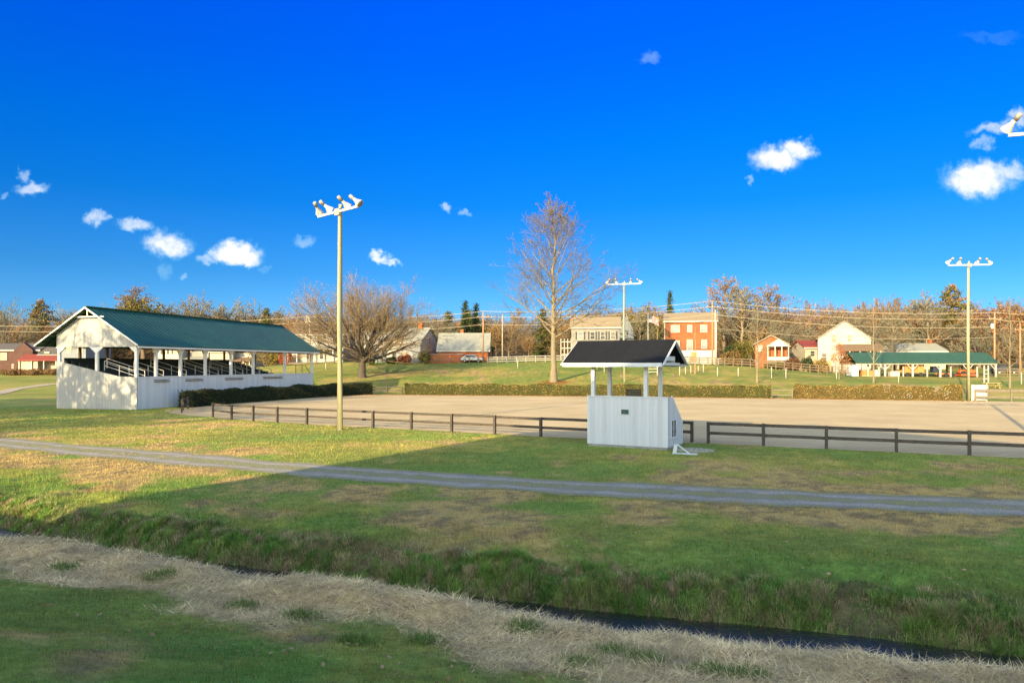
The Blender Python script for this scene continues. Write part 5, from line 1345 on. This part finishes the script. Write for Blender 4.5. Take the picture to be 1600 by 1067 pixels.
def car(px, Y, paint, label, rz=0, name='parked_car'):
    x = PX(px,Y); o = empty(name, (x,Y,hz(x,Y)), math.radians(rz), label, 'car', 'parked cars beyond the lawn')
    prof = [(-2.15,.35),(2.15,.35),(2.2,.7),(2.0,.85),(1.2,.95),(.55,1.4),(-1.0,1.45),(-1.75,1.0),(-2.2,.9)]
    bd = MB().prism([(a,-.85,z) for a, z in prof],(0,1.7,0)).build('body', M[paint], o, bevel=.06)
    MB().prism([(a,-.862,z) for a, z in [(-1.5,1.0),(.98,1.0),(.5,1.33),(-.95,1.38)]],(0,1.724,0)).build('window', M['glass'], o)
    for a in (-1.35,1.35):
        for y in (-.9,.7):
            w = MB().tube([(a,y,.33),(a,y+.2,.33)],.33,18).build('wheel', M['rubber'], o)
            MB().tube([(a,y-.01 if y < 0 else y+.2,.33),(a,y if y < 0 else y+.21,.33)],.19,14).build('rim', M['lamp_white'], w)
    for y in (-.6,.6): MB().box(2.16,2.225,y-.15,y+.15,.6,.74).build('headlight', M['glass_pale'], o)
    return o
car(737,143.6,'car_silver','silver car parked before the red brick cottage', 0)
car(1568,136,'car_dark','dark car behind the brown fence right of pavilion', 0)
# foundation shrubs at the houses
def shrub(px, Y, w, h, cols, label, seed):
    rng = np.random.default_rng(seed); x = PX(px,Y); z = hz(x,Y); n = 1500
    q = rng.normal(size=(n,3)); q /= np.linalg.norm(q,axis=1)[:,None]; q *= rng.uniform(.6,1,n)[:,None]; q = q*(1+.2*np.sin(q[:,:1]*6))*np.array((w/2,w/2.4,h/2))+np.array((0,0,h/2))
    r = empty('shrub', (x,Y,z), 0, label, 'shrub')
    C = np.array(cols)[rng.integers(0,len(cols),n)]*rng.uniform(.5,1.4,n)[:,None]
    leaf_quads(q, np.full(n,.26), C, 'foliage', M['leaf'], r)
    mb = MB()
    for k in range(5): a = k*1.26; mb.tube([(0,0,-.2),(math.cos(a)*w*.25,math.sin(a)*w*.2,h*.7)],[.05,.02],5)
    mb.build('stems', M['bark_grey'], r)
RED = [(.32,.07,.03),(.26,.06,.03)]
shrub(634,143,3.0,1.8,RED,'red shrub in front of the white house',1); shrub(664,142.5,2.6,2.6,OLIVE,'olive shrub at the corner of the white house',2)
shrub(613,143,2.2,1.4,DKGREEN,'dark low shrub left of the red shrub',3); shrub(578,141,3.2,3.6,OLIVE,'rounded olive shrub behind the round tree trunk',4)
shrub(415,150,7.0,4.5,[(.22,.15,.03),(.16,.13,.03)],'yellow olive shrub behind the grandstand seats',5); shrub(448,148,3.0,2.6,RED,'dark red shrub at the end of the long white house',6)
shrub(1213,134,4.0,1.3,OLIVE,'low olive shrubs before the bungalow porch',7); shrub(1240,134,3.0,2.4,[(.12,.05,.03),(.1,.06,.03)],'dark reddish shrub right of the bungalow',8)
shrub(1282,137,3.4,2.6,[(.22,.17,.05),(.2,.12,.05)],'yellow brown shrub behind the tan fence',9); shrub(1145,139,4,3,[(.17,.10,.04),(.13,.09,.03)],'brown shrub at the end of the white fence',10)
shrub(1262,134,2.2,2.8,DKGREEN,'small dark evergreen left of the tan fence',11)
shrub(1140,141,3,4,DKGREEN,'dark evergreen shrub beside the brick colonial',12)
for k in range(3): shrub((20,52,84)[k],140,5,1.2,[(.2,.11,.05),(.15,.09,.04)],('brown ground bushes before the shade-darkened brick house','brown ground bushes between the two left houses','brown ground bushes before the tan house')[k],20+k)

# ------------------------------------------------------------------ large hall behind the camera: its shadow covers the foreground
ta, tb, tp = -21.0, 9.5, -7.3; tanE = math.tan(SUN_EL); s0 = -14.0; dep = 12
dv, pvx = Vector((SUN_DIR[0],SUN_DIR[1],0)), Vector((SUN_DIR[1],-SUN_DIR[0],0))
hl = empty('hall_building', (dv*s0)[:], math.atan2(pvx.y, pvx.x), 'large white hall behind the camera shading the foreground, out of frame', 'building')
zE, zR, zE2 = (38.4-s0)*tanE, (52.6-s0)*tanE, (41.0-s0)*tanE
MB().prism([(ta,0,-1),(tb,0,-1),(tb,0,zE2-.1),(tp,0,zR-.1),(ta,0,zE-.1)],(0,-dep,0)).build('wall', M['hall_white'], hl)
for (q, zq) in ((ta-.05,zE),(tb+.3,zE2)):
    MB().prism([(tp,.05,zR),(q,.05,zq),(q,.05,zq-.15),(tp,.05,zR-.15)],(0,-dep-.4,0)).build('roof', M['roof_dark'], hl)
MB().prism([(ta-8,0,-1),(ta-.01,0,-1),(ta-.01,0,7.2),(ta-8,0,7.1)],(0,-4,0)).build('shade_wing', M['hall_white'], hl)  # unseen low wing added so its shadow reaches the left creek bank
for k in range(7):
    for z in (4.2,8.0):
        q = ta+2.5+k*4
        f = MB().box(q,q+1.2,.003,.06,z,z+1.9).build('window', M['trim'], hl); MB().box(q+.1,q+1.1,.062,.075,z+.1,z+1.8).build('pane', M['glass'], f)

# ------------------------------------------------------------------ sky, sun, camera
w = bpy.data.worlds.new('World'); scene.world = w; w.use_nodes = True
nt = w.node_tree; nt.nodes.clear()
out = nt.nodes.new('ShaderNodeOutputWorld'); bgd = nt.nodes.new('ShaderNodeBackground'); nt.links.new(bgd.outputs[0], out.inputs[0])
sky = nt.nodes.new('ShaderNodeTexSky'); sky.sky_type = 'NISHITA'; sky.sun_disc = False
sky.sun_elevation = SUN_EL
sx, sy = -SUN_DIR[0], -SUN_DIR[1]
sky.sun_rotation = math.atan2(sx, sy)
sky.air_density = 1.0; sky.dust_density = .3; sky.ozone_density = 2.0
SKY_STR = .15
tc = nt.nodes.new('ShaderNodeTexCoord'); sp = nt.nodes.new('ShaderNodeSeparateXYZ'); nt.links.new(tc.outputs['Generated'], sp.inputs[0])
# sky graded by hand: deep blue opposite the sun, boosted round it as fill
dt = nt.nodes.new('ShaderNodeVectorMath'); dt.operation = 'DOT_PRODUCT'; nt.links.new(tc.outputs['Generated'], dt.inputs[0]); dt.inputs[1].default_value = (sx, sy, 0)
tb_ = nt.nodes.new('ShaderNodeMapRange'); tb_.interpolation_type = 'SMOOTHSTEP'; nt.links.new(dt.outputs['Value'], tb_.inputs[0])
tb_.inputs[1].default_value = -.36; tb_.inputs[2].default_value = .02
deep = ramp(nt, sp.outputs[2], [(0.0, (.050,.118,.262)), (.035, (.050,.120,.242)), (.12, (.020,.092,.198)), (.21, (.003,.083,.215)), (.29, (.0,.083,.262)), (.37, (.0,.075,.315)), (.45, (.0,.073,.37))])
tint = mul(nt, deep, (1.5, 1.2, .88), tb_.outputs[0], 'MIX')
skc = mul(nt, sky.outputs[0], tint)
yy = mth(nt, 'MAXIMUM', sp.outputs[1], .02)
U, Vv = mth(nt, 'DIVIDE', sp.outputs[0], yy), mth(nt, 'DIVIDE', sp.outputs[2], yy)
cb = nt.nodes.new('ShaderNodeCombineXYZ'); nt.links.new(U, cb.inputs[0]); nt.links.new(Vv, cb.inputs[1])
def warp(sc_, amt, seed):
    n = N(nt, 'ShaderNodeTexNoise', Scale=sc_, Detail=7.0, Roughness=.62); mp = nt.nodes.new('ShaderNodeMapping'); mp.inputs['Location'].default_value = (seed, seed*1.7, 0)
    nt.links.new(cb.outputs[0], mp.inputs[0]); nt.links.new(mp.outputs[0], n.inputs['Vector']); return n
nA = warp(34.0, 1, 3.1); nB = warp(90.0, 1, 8.3)
sv = nt.nodes.new('ShaderNodeVectorMath'); sv.operation = 'SUBTRACT'; nt.links.new(nA.outputs['Color'], sv.inputs[0]); sv.inputs[1].default_value = (.5,.5,.5)
sm2 = nt.nodes.new('ShaderNodeVectorMath'); sm2.operation = 'SCALE'; nt.links.new(sv.outputs[0], sm2.inputs[0]); sm2.inputs['Scale'].default_value = .05
ad = nt.nodes.new('ShaderNodeVectorMath'); ad.operation = 'ADD'; nt.links.new(cb.outputs[0], ad.inputs[0]); nt.links.new(sm2.outputs[0], ad.inputs[1])
CL = [(1212,250,36,20,1),(1246,234,26,15,.95),(1528,280,50,26,1.0),(1572,268,34,14,.7),(1555,200,34,11,.55),(1590,184,16,12,.6),(1534,226,14,9,.4),
      (262,383,34,19,.9),(250,378,18,20,.7),(366,396,38,18,1.15),(384,402,22,14,1.0),(322,408,18,8,.5),(212,352,28,10,.65),(150,342,20,11,.6),(170,341,6,6,.4),
      (50,296,24,10,.65),(38,275,10,8,.4),(592,402,18,8,.9),(608,410,14,5,.7),(700,323,10,6,.5),(724,331,6,6,.35),(475,378,18,10,.35),(1018,90,14,8,.22),(1550,60,46,7,.07),(1172,283,5,7,.35),(260,425,12,12,.22),(292,434,8,6,.3),(415,420,12,6,.15),(8,306,8,6,.3)]
tot = None
for px, py, rx, ry, s in CL:
    mp = nt.nodes.new('ShaderNodeVectorMath'); mp.operation = 'SUBTRACT'; nt.links.new(ad.outputs[0], mp.inputs[0]); mp.inputs[1].default_value = ((px-800)/F, (HZ-py)/F, 0)
    m2 = nt.nodes.new('ShaderNodeVectorMath'); m2.operation = 'MULTIPLY'; nt.links.new(mp.outputs[0], m2.inputs[0]); m2.inputs[1].default_value = (F/rx/1.25, F/ry/1.25, 0)
    ln = nt.nodes.new('ShaderNodeVectorMath'); ln.operation = 'LENGTH'; nt.links.new(m2.outputs[0], ln.inputs[0])
    mr = nt.nodes.new('ShaderNodeMapRange'); mr.interpolation_type = 'SMOOTHSTEP'; nt.links.new(ln.outputs['Value'], mr.inputs[0])
    mr.inputs[1].default_value = 1.12; mr.inputs[2].default_value = .3; mr.inputs[3].default_value = 0; mr.inputs[4].default_value = s
    tot = mr.outputs[0] if tot is None else mth(nt, 'MAXIMUM', tot, mr.outputs[0])
br = nt.nodes.new('ShaderNodeMapRange'); nt.links.new(nB.outputs[0], br.inputs[0]); br.inputs[1].default_value = .3; br.inputs[2].default_value = .65; br.inputs[3].default_value = .75; br.inputs[4].default_value = 1.1
tot = mth(nt, 'MINIMUM', mth(nt, 'MULTIPLY', tot, br.outputs[0]), 1.0)
tot = mth(nt, 'MULTIPLY', tot, mth(nt, 'GREATER_THAN', sp.outputs[1], .05))
CLOUD = 1.42
ccol = ramp(nt, tot, [(0, (CLOUD*.25, CLOUD*.78, CLOUD*1.02)), (.45, (CLOUD*.80, CLOUD*.93, CLOUD*1.02)), (.9, (CLOUD*.97, CLOUD*.985, CLOUD*1.02))])
skyc = mul(nt, skc, ccol, tot, 'MIX')
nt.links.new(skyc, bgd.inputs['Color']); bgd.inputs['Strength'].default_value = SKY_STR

sd = bpy.data.lights.new('sun', 'SUN'); sd.energy = 2.6; sd.angle = math.radians(.5); sd.color = (1.0,.77,.40)
so = bpy.data.objects.new('sun', sd); col.objects.link(so); so.location = (-40,-60,60)
so.rotation_euler = Vector((SUN_DIR[0]*math.cos(SUN_EL), SUN_DIR[1]*math.cos(SUN_EL), -math.sin(SUN_EL))).to_track_quat('-Z','Y').to_euler()

cd = bpy.data.cameras.new('camera'); cam = bpy.data.objects.new('camera', cd); col.objects.link(cam)
cam.location = (0,0,HC); cam.rotation_euler = (math.pi/2,0,0)
cd.sensor_width = 36; cd.lens = 36*F/1600; cd.shift_y = (HZ-533.5)/1600; cd.clip_end = 3000; cd.clip_start = .1
scene.camera = cam
vs = scene.view_settings; vs.view_transform = 'Standard'; vs.look = 'None'; vs.exposure = 2.4; vs.gamma = 1
